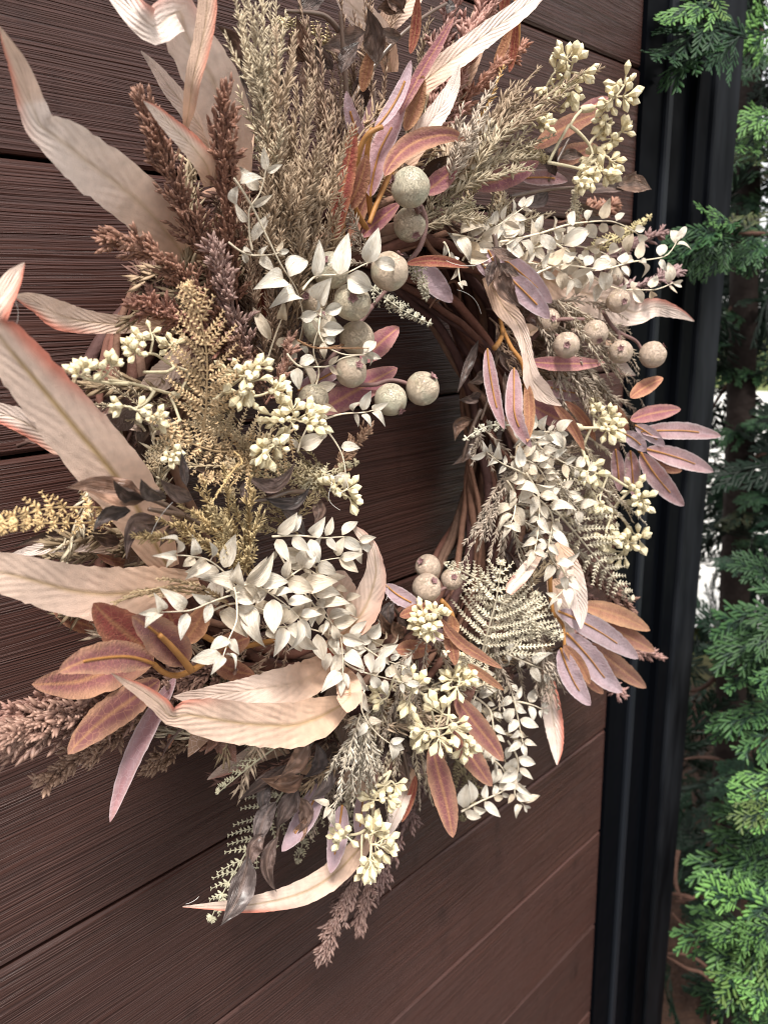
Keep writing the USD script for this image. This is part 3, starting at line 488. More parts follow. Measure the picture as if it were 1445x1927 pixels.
berry_sprig([([(1000,640),(1035,610),(1060,600),(1098,600)], (.09,.115,.12)), ([(1018,625),(1045,630),(1060,640)], (.1,.12))],
    [(1120,626,24,.125,.15,.75), (1066,649,25,.125,-.2,.2), (1031,602,23,.105,.2,.1)], 12, 'two beige berries on a thin stem above the magenta mauve leaf')
berry_sprig([([(1125,560),(1138,592),(1160,622),(1200,645),(1212,680)], (.1,.12,.13)), ([(1160,622),(1166,640),(1168,655)], (.12,.125))],
    [(1163,566,23,.125,.2,.3), (1168,662,23,.13,-.3,-.1), (1228,667,25,.135,.72,-.6), (1192,557,17,.11,.3,-.2), (1157,523,16,.105,.2,.2)], 15, 'beige berries furthest right, before the black post')
berry_sprig([([(760,1150),(775,1120),(795,1095)], (.08,.09)), ([(775,1140),(810,1120),(840,1105)], (.08,.09))],
    [(805,1067,26,.085,-.55,-.45), (803,1106,27,.095,.45,-.55), (850,1090,22,.09,.12,-.3), (798,1445,16,.08,.2,.3), (900,1405,15,.09,.1,.1), (918,1420,13,.08,.1,.1)], 20, 'three beige berries clustered at the foot of the opening')

# ---- whitewashed small leaves
WH, WB = np.array([.90, .86, .775]), np.array([.70, .55, .38])
RW = np.random.RandomState(11)
def white_leaf(o, base, tip, nrm, Wd, tone):
    v, f, uv, u, a = leaf3d(base, tip, nrm, Wd, RW.uniform(-.16, .26), RW.uniform(.1, .95), 9, 5, RW.uniform(.26, .40), 1.4, RW.uniform(-.15, .55))
    c = lerp(WH * RW.uniform(.9, 1.03), WB, np.full(len(u), tone)); c = lerp(c, WB * .8, smooth(u, .25, .0) * .35)
    c = lerp(c, (.55, .42, .28), np.exp(-(a / .1) ** 2) * .22)
    obj(o, 'leaf', (v, f), M['white'], c, uv)
def white_sprig(pts, h, L, n, start=.1, both=1, tone=.12, label=None, extra=(), spread=1., width=.54, term=True):
    N = 30; hs = np.interp(np.linspace(0, 1, len(pts)), np.linspace(0, 1, len(h)), h)
    c = curve(np.column_stack([np.asarray(pts, float), hs]), N); P = at(c[:, 0], c[:, 1], c[:, 2]); T = unit(np.gradient(P, axis=0))
    L = L * (1.03 if pts[0][0] < 570 and pts[0][1] > 900 else 1.); mpx = float(px(P[N // 2])); r = 1.9 * mpx
    o = obj(W, 'white_leaf_sprig', tube(P, np.linspace(r * 1.15, r * .5, N), 6), M['stem'], np.array([.70, .61, .47]), label=label)
    n = int(round(n * (1.5 if pts[0][0] > 800 else 1.15))) if n else 0
    ts = np.linspace(start, .97, n)
    for i, t in enumerate(ts):
        k = int(t * (N - 1)); p, tg = P[k], T[k]; V = unit(CAM - p); S = unit(np.cross(tg, V))
        for s in ((1, -1) if both else ((-1) ** i,)):
            ang = RW.uniform(.45, 1.15) * spread; d = tg * math.cos(ang) + S * s * math.sin(ang) + V * RW.uniform(-.45, .7); d = unit(d)
            Lm = L * float(px(p)) * RW.uniform(.55, 1.22) * 1.08 * (1 - .25 * t); pet = p + d * Lm * .12
            nr = unit(V + S * RW.uniform(-1.5, 1.5) + tg * RW.uniform(-1.1, 1.1) + np.array([-.2, -.2, .4]))
            white_leaf(o, pet, pet + d * Lm, nr, Lm * width * RW.uniform(.8, 1.15), min(1, max(0, tone + RW.uniform(-.12, .2) + (.4 if RW.rand() < .12 else 0))))
    if term:
        d = unit(T[-1] + RW.normal(0, .15, 3)); Lm = L * float(px(P[-1])) * .8; white_leaf(o, P[-1], P[-1] + d * Lm, unit(CAM - P[-1]), Lm * .4, tone)
    for bx, by, tx, ty, w, dh in extra:
        k = np.argmin((c[:, 0] - bx) ** 2 + (c[:, 1] - by) ** 2); b = at(bx, by, c[k, 2] + .002); t = at(tx, ty, c[k, 2] + dh)
        V = unit(CAM - b); white_leaf(o, b, t, unit(V + RW.normal(0, .3, 3)), w * float(px(b)), tone * .6)
WS = [
 ([(440,335),(470,380),(500,440),(530,500),(560,550),(570,600),(555,660)],(.125,.12,.10),46,2,dict(start=.05,label='whitewashed leaf sprig crossing the upper berries at the left of the opening',
   extra=[(533,524,494,532,38,.01),(559,561,511,574,36,.01),(545,520,577,484,40,0),(566,595,565,600,10,0)])),
 ([(570,545),(600,518),(640,516),(690,495),(705,490)],(.125,.13),48,0,dict(term=False,extra=[(592,519,602,450,25,.005),(639,516,650,434,36,.005),(689,493,713,430,34,.01),(704,493,753,504,26,.005),(653,519,703,545,42,.008),(600,566,624,522,40,.012)])),
 ([(575,600),(605,580),(600,620),(620,655),(660,668),(690,665)],(.125,.135),42,3,dict(start=.1,extra=[(611,585,651,575,24,.006),(608,616,650,620,28,.006),(566,597,598,590,24,.006)])),
 ([(540,665),(570,690),(610,690),(650,672),(685,668)],(.12,.13),38,3,dict(start=.2)),
 ([(500,690),(515,640),(530,600)],(.10,.115),60,1,dict(tone=.6,width=.36,start=.5)),
 ([(585,740),(600,700),(590,660),(600,620)],(.105,.115),50,2,dict(tone=.45)),
 ([(430,455),(480,480),(525,475)],(.115,.12),34,3,dict(start=.3)),
 ([(475,470),(468,400),(490,360),(500,320)],(.115,.125),50,4,dict(tone=.25,both=0,width=.4)),
 ([(612,788),(650,778),(682,776),(702,772)],(.115,.125),42,3,dict(start=.6)),
 ([(605,800),(630,830),(645,860),(650,890)],(.11,.115),40,3,dict(start=.1,both=0,tone=.3)),
 ([(560,850),(580,800),(600,770)],(.10,.11),40,2,dict(tone=.4)),
 ([(512,1010),(560,1008),(610,1012),(655,1010),(678,1022)],(.12,.125),46,5,dict(start=.05,label='whitewashed sprig lying level at the lower left of the opening')),
 ([(470,1140),(530,1095),(590,1060),(640,1050)],(.11,.125),56,5,dict(start=.05,tone=.35)),
 ([(450,1115),(400,1132),(350,1150),(300,1152)],(.125,.145),54,3,dict(start=.35,label='bright white sprig reaching left over the tan leaf')),
 ([(445,1110),(420,1075),(380,1050),(330,1045)],(.12,.135),58,4,dict(tone=.22,label='white sprig pointing up left beside the olive needle sprig')),
 ([(440,1105),(446,1160),(430,1205),(420,1235)],(.125,.145),60,2,dict(start=.75,label='white sprig hanging down with two large leaves, lower left')),
 ([(425,1115),(470,1100),(520,1125),(565,1165)],(.12,.13),62,5,dict(start=.02)),
 ([(400,1150),(450,1135),(500,1150),(540,1180)],(.115,.125),60,4,dict(start=.05)),
 ([(560,1100),(600,1150),(640,1195),(645,1245),(645,1270)],(.115,.125),48,5,dict()),
 ([(630,1190),(680,1215),(720,1240),(765,1255)],(.115,.12),42,6,dict(start=.02,label='small white leaves massed above the cream buds, bottom centre')),
 ([(620,1220),(670,1260),(720,1275),(760,1285)],(.115,.12),44,5,dict(start=.05)),
 ([(500,1180),(560,1180),(620,1195),(660,1210)],(.11,.12),50,5,dict(start=.02,tone=.3)),
 ([(640,1160),(690,1200),(720,1215)],(.11,.115),46,4,dict(tone=.3)),
 ([(690,1290),(680,1330),(700,1370),(735,1400)],(.115,.12),56,3,dict(label='white sprig with broad leaves right of the front blush leaf')),
 ([(520,1030),(550,1080),(590,1120),(625,1175)],(.11,.12),52,5,dict(tone=.4,start=.02)),
 ([(560,1060),(620,1100),(650,1130)],(.105,.115),50,4,dict(tone=.5)),
 ([(690,1400),(680,1450),(640,1500),(620,1520)],(.10,.105),40,2,dict(tone=.3)),
 ([(870,490),(905,445),(950,415),(985,390)],(.10,.115),42,5,dict()),
 ([(940,455),(1010,440),(1080,420),(1140,415),(1200,440)],(.11,.12),50,6,dict(start=.05,label='whitewashed sprig spreading right beneath the cream bud branches')),
 ([(1000,520),(1060,498),(1130,506),(1190,492),(1250,482),(1275,450)],(.115,.13),42,5,dict(start=.1,label='white sprig whose tip stands out before the black post')),
 ([(1040,455),(1090,490),(1130,530),(1180,545),(1225,545),(1265,532)],(.115,.125),44,5,dict(tone=.28)),
 ([(850,440),(890,448),(950,470),(990,500)],(.10,.11),46,5,dict(tone=.35)),
 ([(910,500),(970,492),(1030,500),(1075,525)],(.11,.118),44,5,dict(tone=.3)),
 ([(990,470),(1060,460),(1120,470),(1170,500)],(.105,.11),50,5,dict(tone=.4)),
 ([(835,455),(845,475),(846,482)],(.10,.105),34,1,dict(both=0)),([(862,500),(864,520),(866,530)],(.10,.105),30,1,dict(both=0,tone=.3)),
 ([(880,270),(905,255),(925,245)],(.105,.11),40,2,dict()),([(850,330),(880,300),(905,280)],(.10,.105),34,2,dict(tone=.3)),
 ([(1010,905),(980,888),(945,872),(915,850)],(.115,.13),38,3,dict(start=.4,label='pale sprig pointing left over the vines')),
 ([(990,890),(1015,950),(1012,1000),(1005,1040)],(.12,.13),42,5,dict(start=.02,tone=.25)),
 ([(985,780),(1015,840),(1060,870),(1110,890)],(.115,.125),40,5,dict(start=.05,tone=.2)),
 ([(1000,930),(1040,980),(1032,1030),(1070,1085)],(.12,.125),40,5,dict()),([(975,840),(1010,812),(1050,815)],(.115,.12),38,4,dict()),
 ([(950,900),(970,940),(960,985)],(.11,.12),40,4,dict(tone=.35)),([(1020,900),(1060,930),(1090,960)],(.115,.12),38,4,dict(tone=.35)),([(960,860),(1000,870),(1030,910)],(.115,.12),40,4,dict(tone=.4)),
 ([(1050,1060),(1065,1095),(1045,1125)],(.12,.125),34,3,dict()),
 ([(940,1250),(965,1310),(978,1370),(984,1400)],(.10,.11),36,4,dict(start=.3,label='white sprig hanging at the lower right against the planks')),
 ([(955,1395),(975,1440),(968,1490),(985,1515)],(.09,.10),40,4,dict()),([(868,1528),(905,1508),(945,1490),(965,1475)],(.085,.09),34,4,dict(start=.05,label='lowest white sprig at the right, ending above bare planks')),
 ([(945,1225),(985,1245),(1030,1262)],(.10,.11),36,3,dict()),([(890,1310),(925,1345),(930,1410)],(.09,.10),36,4,dict(tone=.2)),([(965,1320),(995,1325),(1020,1335)],(.095,.10),32,2,dict()),
 ([(900,1420),(940,1440),(955,1470)],(.085,.09),38,3,dict(tone=.2)),([(870,1230),(900,1270),(890,1320)],(.09,.095),34,3,dict(tone=.3)),
]
for p, h, L, n, k in WS: white_sprig(p, h, L, n, **k)

# ---- cream bud branches: every umbel is (hub x, y, reach in pixels, buds, lean x, y, height)
RB = np.random.RandomState(5)
BUD = np.array([.71, .61, .385]); BUDW = np.array([.82, .745, .53])
BPROF = ((0, .25), (.10, .55), (.42, 1.), (.62, .85), (1, .0))
BPROF = ((0, .30), (.18, .55), (.58, 1.), (.74, .74), (1, .0))
def bud_branch(stems, umbels, label, single=True, tone=0.):
    ms, alone, pool = [], [], []
    for p, h in stems:
        c = curve(np.column_stack([np.asarray(p, float), np.interp(np.linspace(0, 1, len(p)), np.linspace(0, 1, len(h)), h)]), 16); P = at(c[:, 0], c[:, 1], c[:, 2]); m = float(px(P[8]))
        if pool:
            q = np.concatenate(pool); e = q[np.argmin(np.linalg.norm(q - P[0], axis=1))]
            if np.linalg.norm(e - P[0]) > m: ms.append(tube(np.array([e, (e + P[0]) / 2 + [0, 0, m], P[0] + (P[1] - P[0]) * .5]), 2.8 * m, 6))
        pool.append(P); ms.append(tube(P, np.linspace(3.6, 2.4, 16) * m, 6)); d = unit(P[2] - P[0])
        if len(pool) == 1: ms.append(spindles(P[0] - d * 4 * m, d, 30 * m, 7.5 * m, 7, ((0, .6), (.2, .95), (.75, 1), (1, .45)))[:2])
    for x, y, reach, n, lx, ly, h in umbels:
        c = at(x, y, h); V = unit(CAM - c); m = float(px(c)); lean = ROT @ np.array([lx, ly, 0.]); q = np.concatenate(pool); e = q[np.argmin(np.linalg.norm(q - c, axis=1))]
        if np.linalg.norm(e - c) > m: ms.append(tube(np.array([e, (e + c) / 2 + [0, 0, m], c]), 2.3 * m, 6))
        subs = max(2, int(round(n / 5.))); hubs, tries = [], 0
        while len(hubs) < subs:
            d = unit(RB.normal(0, 1, 3) + lean * 1.1 + V * .5); tries += 1
            if tries < 200 and any(d @ g > .75 for g in hubs): continue
            hubs.append(d)
        for g in hubs:
            L1 = reach * m * RB.uniform(.22, .46); hub = c + g * L1; ms.append(tube(np.array([c, (c + hub) / 2 + RB.normal(0, m, 3), hub]), np.array([2.3, 1.9, 1.9]) * m, 5)); B = []; tries = 0; k = 6 if single else 7
            while len(B) < k:
                d = unit(g + RB.normal(0, .55, 3)); tries += 1
                if tries < 200 and any(d @ o > .87 for o in B): continue
                B.append(d)
            for d in B:
                bl = 24 * m * RB.uniform(.7, 1.15) * (reach / 55) ** .3; br = bl * RB.uniform(.27, .35); L = reach * m * RB.uniform(.10, .32); b = hub + d * L; ms.append(tube(np.array([hub, (hub + b) / 2 + RB.normal(0, .8, 3) * m, b + d * bl * .06]), np.array([1.6, 1.4, 1.9]) * m, 5))
                v, f, s = spindles(b, d, bl, br, 6, BPROF, up=RB.normal(0, 1, 3)); cc = lerp(lerp((.60, .515, .33), BUD, smooth(s, 0, .4)), BUDW, smooth(s, .35, .8) * RB.uniform(.2, .9)); cc = cc * (1 - tone * .35); alone.append(((v, f), cc))
    o = obj(W, 'bud_branch', cat(*ms), M['stem'], np.array((.60, .525, .36)) * (1 - tone * .3), label=label)
    if single:
        for vf, c in alone: obj(o, 'bud', vf, M['bud'], c, smooth=False)
    else: obj(o, 'buds', cat(*[a for a, _ in alone]), M['bud'], np.concatenate([c for _, c in alone]), smooth=False, kind='stuff')
bud_branch([([(335,745),(300,735),(240,720),(205,715)],(.10,.12)),([(240,722),(200,720),(160,712)],(.115,.125)),([(360,700),(320,685),(285,665),(262,668)],(.10,.12)),([(330,690),(310,700),(270,700)],(.11,.12)),([(290,735),(262,765),(245,770)],(.115,.125)),([(340,790),(305,805),(290,808)],(.11,.12)),([(330,800),(318,835),(312,850)],(.11,.12))],
   [(158,712,44,9,-.7,-.5,.125),(203,702,46,10,-.2,-.9,.125),(262,668,44,9,-.6,.2,.12),(288,640,40,9,-.1,-.8,.115),(330,652,40,8,.2,-.7,.11),(243,765,42,9,-.2,.3,.125),(285,800,38,8,-.2,-.2,.12),(312,850,34,7,0,.8,.12)], 'cream bud branch at the left, in front of the brown planks')
bud_branch([([(400,760),(430,730),(465,705)],(.11,.13)),([(430,730),(480,745),(505,738)],(.11,.12))],
   [(466,708,72,34,0,-.05,.13),(512,738,44,10,.3,.3,.122)], 'dense cream bud head turned to the viewer beside the golden fern')
bud_branch([([(520,860),(530,830),(556,790)],(.115,.13)),([(535,822),(525,830),(508,838)],(.12,.125))],
   [(558,790,78,36,.3,.0,.13),(508,838,60,18,-.2,.4,.125)], 'dense cream bud head turned to the viewer below the lowest left berry')
bud_branch([([(600,900),(620,910),(638,920)],(.10,.11))], [(640,925,54,22,.6,.1,.11)], 'small cream bud head at the edge of the opening above the level white sprig')
bud_branch([([(985,240),(1010,200),(1040,170),(1065,140)],(.10,.115)),([(1000,210),(1030,190),(1060,180)],(.105,.115))], [(1070,135,58,24,.25,-.7,.12),(1062,170,50,12,.4,.2,.115),(1035,150,40,8,-.2,-.6,.11),(1010,240,34,7,.5,.4,.105)], 'cream bud cluster highest at the upper right, among needle twigs')
bud_branch([([(1095,205),(1120,200),(1150,185)],(.11,.12)),([(1070,235),(1090,250),(1110,275),(1115,290)],(.11,.115)),([(1030,305),(1060,310),(1095,318)],(.105,.115)),([(1120,255),(1140,240),(1155,230)],(.115,.12)),([(1100,312),(1130,295),(1150,280)],(.11,.12))],
   [(1158,182,58,20,.5,-.4,.125),(1150,222,46,12,.4,.3,.12),(1155,260,42,10,.6,.1,.12),(1138,292,50,14,.5,.2,.12),(1125,318,50,14,.4,.5,.115),(1085,330,36,8,.1,.9,.11)], 'cream bud cluster at the upper right nearest the black post')
bud_branch([([(1075,800),(1100,805),(1130,805)],(.115,.125)),([(1095,845),(1105,870),(1112,885)],(.115,.125)),([(1140,890),(1170,910),(1195,925)],(.12,.13)),([(1150,960),(1175,980),(1185,1000)],(.115,.125))],
   [(1138,800,46,14,.3,0,.125),(1112,880,46,14,.1,.3,.125),(1130,930,40,8,.2,.4,.12),(1200,935,42,16,.5,.2,.13),(1190,1020,54,20,.4,.3,.125),(1140,1000,40,8,0,.5,.115),(1115,780,30,6,-.2,-.3,.12)], 'pale bud branch at the right below the berries', single=False, tone=.2)
bud_branch([([(800,1310),(812,1340),(818,1370)],(.10,.115)),([(840,1290),(845,1330),(840,1365)],(.10,.115)),([(740,1270),(760,1290),(775,1300)],(.10,.11)),([(850,1270),(868,1285),(875,1300)],(.10,.11))],
   [(822,1372,74,30,-.05,.35,.12),(868,1385,50,12,.4,.4,.115),(775,1302,48,14,-.1,.4,.115),(730,1310,34,8,-.2,.6,.11)], 'cream bud head at the bottom centre above three hanging mauve leaves', single=True)
bud_branch([([(700,1480),(700,1530),(690,1570)],(.085,.10)),([(735,1450),(720,1480),(712,1490)],(.09,.1)),([(690,1560),(672,1570),(660,1572)],(.095,.1))],
   [(698,1590,72,30,.05,.6,.105),(655,1575,40,10,-.8,0,.105),(715,1500,42,10,.0,.6,.10),(735,1470,34,7,.1,.4,.10),(680,1625,46,12,-.1,.9,.10)], 'cream bud head hanging lowest, above the brown seed plumes', single=True)
bud_branch([([(820,1150),(815,1165),(812,1180)],(.1,.11)),([(870,1250),(868,1275),(862,1290)],(.10,.11))], [(808,1168,44,34,0,.9,.11),(865,1285,46,22,.1,.7,.11),(885,1250,34,10,.2,.3,.11)], 'small beaded bud heads under the three berries', single=False)

# ---- brown seed plumes
RP = np.random.RandomState(9)
def plume(pts, h, wid, n, label=None, c0=(.17, .08, .055), c1=(.40, .21, .145), seedl=18., droop=.0, stems=True, dense=8):
    N = 26; hs = np.interp(np.linspace(0, 1, len(pts)), np.linspace(0, 1, len(h)), h); c = curve(np.column_stack([np.asarray(pts, float), hs]), N); P = at(c[:, 0], c[:, 1], c[:, 2]); T = unit(np.gradient(P, axis=0)); m = float(px(P[N // 2]))
    ms = [tube(P, np.linspace(2.4, 1.0, N) * m, 5)]; B, D, Ls = [], [], []
    for i in range(n):
        t = RP.uniform(.04, 1.) ** .8; k = min(int(t * (N - 1)), N - 1); d = unit(T[k] * RP.uniform(.7, 1.2) + RP.normal(0, .42, 3)); L = wid * m * RP.uniform(.5, 1.1) * (1 - .55 * t)
        q = np.linspace(0, 1, 6)[:, None]; br = P[k] + d * L * q + (T[k] * .35 - d * .1 + np.array([0, 0, -droop])) * L * q ** 2; ms.append(tube(br, np.linspace(1.1, .6, 6) * m, 4))
        j = dense + RP.randint(0, 4)
        for w in np.linspace(.15, 1, j):
            b = br[0] + d * L * w + (T[k] * .35 - d * .1 + np.array([0, 0, -droop])) * L * w ** 2; B.append(b); D.append(unit(d + T[k] * .5 + RP.normal(0, .45, 3))); Ls.append(seedl * m * RP.uniform(.7, 1.15))
    o = obj(W, 'seed_plume', cat(*ms), M['needle'], np.array(c0) * 1.3 + .02, label=label); Ls = np.array(Ls)
    v, f, s = spindles(np.array(B), np.array(D), Ls, Ls * .2, 5, ((0, .5), (.35, 1.), (.7, .6), (1, 0))); q = np.repeat(RP.rand(len(B)), len(v) // len(B))
    cc = lerp(lerp(c0, c1, np.clip(s * .9 + q * .5 - .2, 0, 1)), (.10, .05, .05), smooth(s, .3, 0) * .5)
    obj(o, 'seeds', (v, f), M['seed'], cc, smooth=True, kind='stuff')
plume([(440,640),(415,540),(370,440),(315,310),(276,205)],(.07,.09,.105,.11),74,130,'brown seed plume leaning left over the broad pale leaf')
plume([(450,600),(435,480),(425,360),(420,260),(425,180)],(.085,.10,.115,.12),66,120,'brown seed plume standing upright beside the needle sprigs', (.18,.08,.055),(.37,.19,.13))
plume([(500,720),(440,640),(360,540),(290,480),(208,446)],(.07,.09,.105,.11),66,120,'brown seed plume pointing left above the left white buds')
plume([(480,690),(420,650),(350,605),(268,578)],(.065,.08,.095,.10),70,100,None,(.16,.07,.05),(.30,.15,.11))
plume([(470,720),(450,640),(430,560),(400,470)],(.09,.10,.11),56,100,None,(.15,.08,.07),(.33,.22,.19))
plume([(500,760),(475,700),(440,640)],(.08,.09,.10),50,50,None,(.17,.09,.07),(.33,.2,.15))
plume([(470,1230),(380,1275),(270,1310),(140,1345),(0,1405)],(.06,.08,.09,.10),96,190,'thick brown seed plume at the lower left edge',(.18,.10,.08),(.45,.28,.215),22.)
plume([(440,1270),(330,1320),(200,1390),(90,1470)],(.05,.065,.08),70,110,None,(.17,.10,.075),(.43,.28,.20),20.)
plume([(430,1250),(300,1290),(180,1310),(20,1350)],(.06,.075,.085),80,110,None,(.20,.10,.08),(.42,.24,.19),22.)
plume([(480,1300),(420,1350),(350,1395),(290,1440)],(.045,.05,.055),56,70,None,(.16,.09,.06),(.34,.22,.15))
plume([(520,1320),(440,1370),(385,1400)],(.04,.05,.05),40,40)
plume([(715,1520),(680,1620),(645,1700),(610,1792)],(.05,.06,.07),46,90,'brown seed plume hanging lowest of all, bottom centre',(.13,.075,.065),(.28,.18,.15),15.)
plume([(720,1560),(695,1650),(674,1752)],(.055,.06,.065),34,60,None,(.13,.075,.065),(.28,.18,.15),14.)
plume([(800,1420),(775,1520),(740,1600),(705,1690)],(.05,.06,.06),40,90,None,(.13,.07,.065),(.27,.17,.15),13.)
plume([(760,330),(815,230),(870,110),(930,-40)],(.06,.08,.09),60,140,'brown seed plume rising behind the long pale leaf at the upper right',(.22,.10,.08),(.40,.23,.19),20.)
plume([(780,330),(850,220),(910,150),(985,85)],(.06,.075,.08),44,90,None,(.25,.10,.06),(.42,.22,.16),16.)
plume([(760,300),(800,180),(840,60),(860,-60)],(.05,.07,.08),56,100,None,(.22,.11,.09),(.38,.23,.2),20.)
plume([(1080,500),(1150,480),(1205,455),(1250,435)],(.08,.09,.10),30,70,None,(.16,.085,.08),(.32,.2,.19),13.)
plume([(1100,540),(1180,540),(1240,525),(1282,508)],(.085,.10,.105),34,80,None,(.18,.1,.1),(.36,.25,.24),13.)
plume([(1050,420),(1110,400),(1160,385)],(.07,.08,.085),30,50)
plume([(1060,1080),(1120,1150),(1190,1220),(1250,1240)],(.08,.09,.10),40,90,None,(.20,.10,.085),(.38,.23,.2),13.)
plume([(1060,1020),(1120,1080),(1190,1150)],(.08,.09,.10),46,80,None,(.18,.09,.07),(.34,.2,.15),13.)
plume([(1050,1150),(1110,1230),(1170,1310)],(.08,.085,.09),40,70,None,(.20,.10,.085),(.40,.25,.23),13.)
plume([(620,900),(650,860),(695,805)],(.10,.105,.11),34,40,None,(.24,.13,.08),(.42,.27,.18),12.)
plume([(500,760),(530,700),(545,640)],(.10,.11,.115),36,40,None,(.22,.11,.08),(.36,.22,.17),12.)

# ---- ferns: stem with toothed leaflets
RF = np.random.RandomState(21)
def fern(pts, h, wid, n, color, label=None, facing=(0, 0, 0), base=.12, tooth=9., angle=1.05, curlv0=.15, sides=(1, -1), thick=1.):
    N = 30; hs = np.interp(np.linspace(0, 1, len(pts)), np.linspace(0, 1, len(h)), h); c = curve(np.column_stack([np.asarray(pts, float), hs]), N); P = at(c[:, 0], c[:, 1], c[:, 2]); T = unit(np.gradient(P, axis=0)); m = float(px(P[N // 2]))
    color = np.array(color); o = obj(W, 'fern_frond', tube(P, np.linspace(2.6, .9, N) * m * thick, 5), M['fern'], color * .8, label=label)
    n = max(7, int(n * .78)); tooth *= 1.2
    for i, t in enumerate(np.linspace(base, .985, n)):
        k = min(int(t * (N - 1)), N - 2); p = P[k] + (P[k + 1] - P[k]) * (t * (N - 1) - k); V = unit(CAM - p + np.array(facing)); S = unit(np.cross(T[k], V))
        for s in sides:
            if RF.rand() < .05: continue
            an = angle * (1 - .35 * t) + RF.normal(0, .11); d = unit(T[k] * math.cos(an) + S * s * math.sin(an) + V * RF.normal(0, .22)); curlv = curlv0 + RF.normal(0, .14); L = wid * m * (min(1, .55 + t * 2.2) * (1 - t) ** .75 + .07) * RF.uniform(.88, 1.08)
            q = np.linspace(0, 1, 8)[:, None]; rb = p + d * L * q + (T[k] * .25 - V * curlv) * L * q ** 2; nt = max(4, int(L / m / (tooth * .62)))
            w = np.linspace(.1, .97, nt); bb = p + d * L * w[:, None] + (T[k] * .25 - V * curlv) * L * w[:, None] ** 2; dr = unit(d + (T[k] * .5 - V * 2 * curlv) * w[:, None]); NN = unit(np.cross(d, V)); B, D, LL_ = [], [], []
            for z in (1, -1, 1, -1):
                B.append(bb); D.append(unit(dr * RF.uniform(.4, 1.3, (nt, 1)) + NN * z + V * RF.normal(.15, .45, (nt, 1)))); LL_.append(tooth * m * (1 - .55 * w) * RF.uniform(.8, 1.15, nt))
            B, D, l3 = np.concatenate(B), np.concatenate(D), np.concatenate(LL_); v, f, sx = spindles(B, D, l3, l3 * .25, 3, ((0, .8), (.55, .9), (1, 0)))
            v0, f0 = tube(rb, np.linspace(1.5, .7, 8) * m * thick, 4); q2 = np.concatenate([np.zeros(len(v0)), sx])
            obj(o, 'leaflet', cat((v0, f0), (v, f)), M['fern'], lerp(color * .85, color * 1.12, q2) * RF.uniform(.88, 1.06))
FT, FCR, FG, FO = (.76, .55, .325), (.84, .755, .58), (.80, .57, .30), (.62, .485, .315)
fern([(378,830),(388,760),(390,690),(382,620),(352,540)],(.11,.125,.135,.14),110,22,FT,'golden fern frond standing upright at the left between two bud heads',tooth=10)
fern([(500,830),(420,850),(350,830),(290,790)],(.10,.115,.12),80,15,FT,tooth=9)
fern([(470,900),(430,830),(400,770),(370,740)],(.10,.11,.12),100,15,FO,tooth=9)
fern([(560,800),(500,850),(430,890),(380,900)],(.105,.115,.12),70,15,FT,tooth=9)
fern([(600,870),(540,910),(470,930),(420,920)],(.09,.10,.105),60,13,FO,tooth=8)
fern([(420,800),(370,820),(310,850),(280,880)],(.09,.10,.10),60,13,FO,tooth=8)
fern([(250,955),(190,955),(110,955),(40,970),(-40,1000)],(.09,.11,.13,.135),52,16,FG,'golden fern tip at the left edge under the biggest tan leaf',tooth=11)
fern([(230,965),(150,985),(70,985),(-20,1005)],(.09,.105,.12),34,14,FG,tooth=9)
fern([(905,1235),(920,1180),(935,1120),(942,1060)],(.10,.115,.12),100,13,FCR,'cream fern frond fanning out right of the three berries',tooth=8,angle=1.25)
fern([(900,1260),(920,1200),(930,1150),(870,1090)],(.095,.10,.11),80,11,FCR,tooth=8)
fern([(930,1130),(980,1150),(1020,1180),(1055,1200)],(.11,.115,.12),70,12,FCR,tooth=8)
fern([(950,1240),(980,1200),(1000,1160),(1010,1120)],(.10,.105,.11),74,12,FCR,tooth=8)
fern([(930,1100),(900,1090),(870,1075),(840,1060)],(.10,.105,.11),40,10,FCR,tooth=7)
fern([(1035,950),(1080,1000),(1130,1060),(1190,1128)],(.10,.115,.12),84,16,FCR,'cream fern frond pointing down right over the rust leaves',tooth=8,angle=1.15)
fern([(1030,900),(1070,930),(1120,960),(1160,990)],(.10,.11,.115),60,12,FCR,tooth=7)
fern([(575,1420),(520,1510),(460,1610),(415,1690),(397,1730)],(.05,.06,.07),72,18,(.62,.58,.42),'cream fern frond hanging at the bottom left beside dark leaves',tooth=9,angle=1.25)
fern([(545,1390),(500,1420),(455,1455),(411,1492)],(.075,.08,.085),44,12,(.60,.56,.40),tooth=8,sides=(1,))
fern([(640,1480),(655,1530),(640,1600)],(.05,.06,.06),40,9,(.6,.55,.4),tooth=8)
fern([(600,1480),(580,1550),(560,1620)],(.05,.055,.055),40,9,(.55,.5,.36),tooth=8)
fern([(1075,455),(1080,420),(1082,390),(1080,362)],(.09,.10,.105),34,14,FCR,tooth=7,angle=.5)
fern([(1100,470),(1150,450),(1190,430),(1222,408)],(.09,.10,.105),26,14,(.66,.56,.32),tooth=8,angle=.8)
fern([(690,530),(730,565),(770,590),(808,608)],(.10,.105,.11),26,12,(.70,.66,.52),'small whitish fern tip pointing into the opening below the berries',tooth=8,angle=.9)
fern([(772,480),(785,510),(797,540),(802,560)],(.10,.105,.105),24,9,(.68,.62,.48),tooth=8,angle=.9)
fern([(960,800),(930,800),(900,810),(876,826)],(.10,.11,.115),16,9,(.72,.68,.55),tooth=7,angle=.9)
fern([(560,930),(590,900),(640,880),(670,870)],(.10,.105,.11),30,11,(.66,.58,.40),tooth=8,angle=.9)
fern([(850,1420),(870,1450),(890,1500),(870,1540)],(.06,.065,.07),50,11,(.30,.25,.15),tooth=8)
fern([(920,1270),(890,1250),(860,1240),(838,1228)],(.1,.11,.11),22,9,FCR,tooth=8)
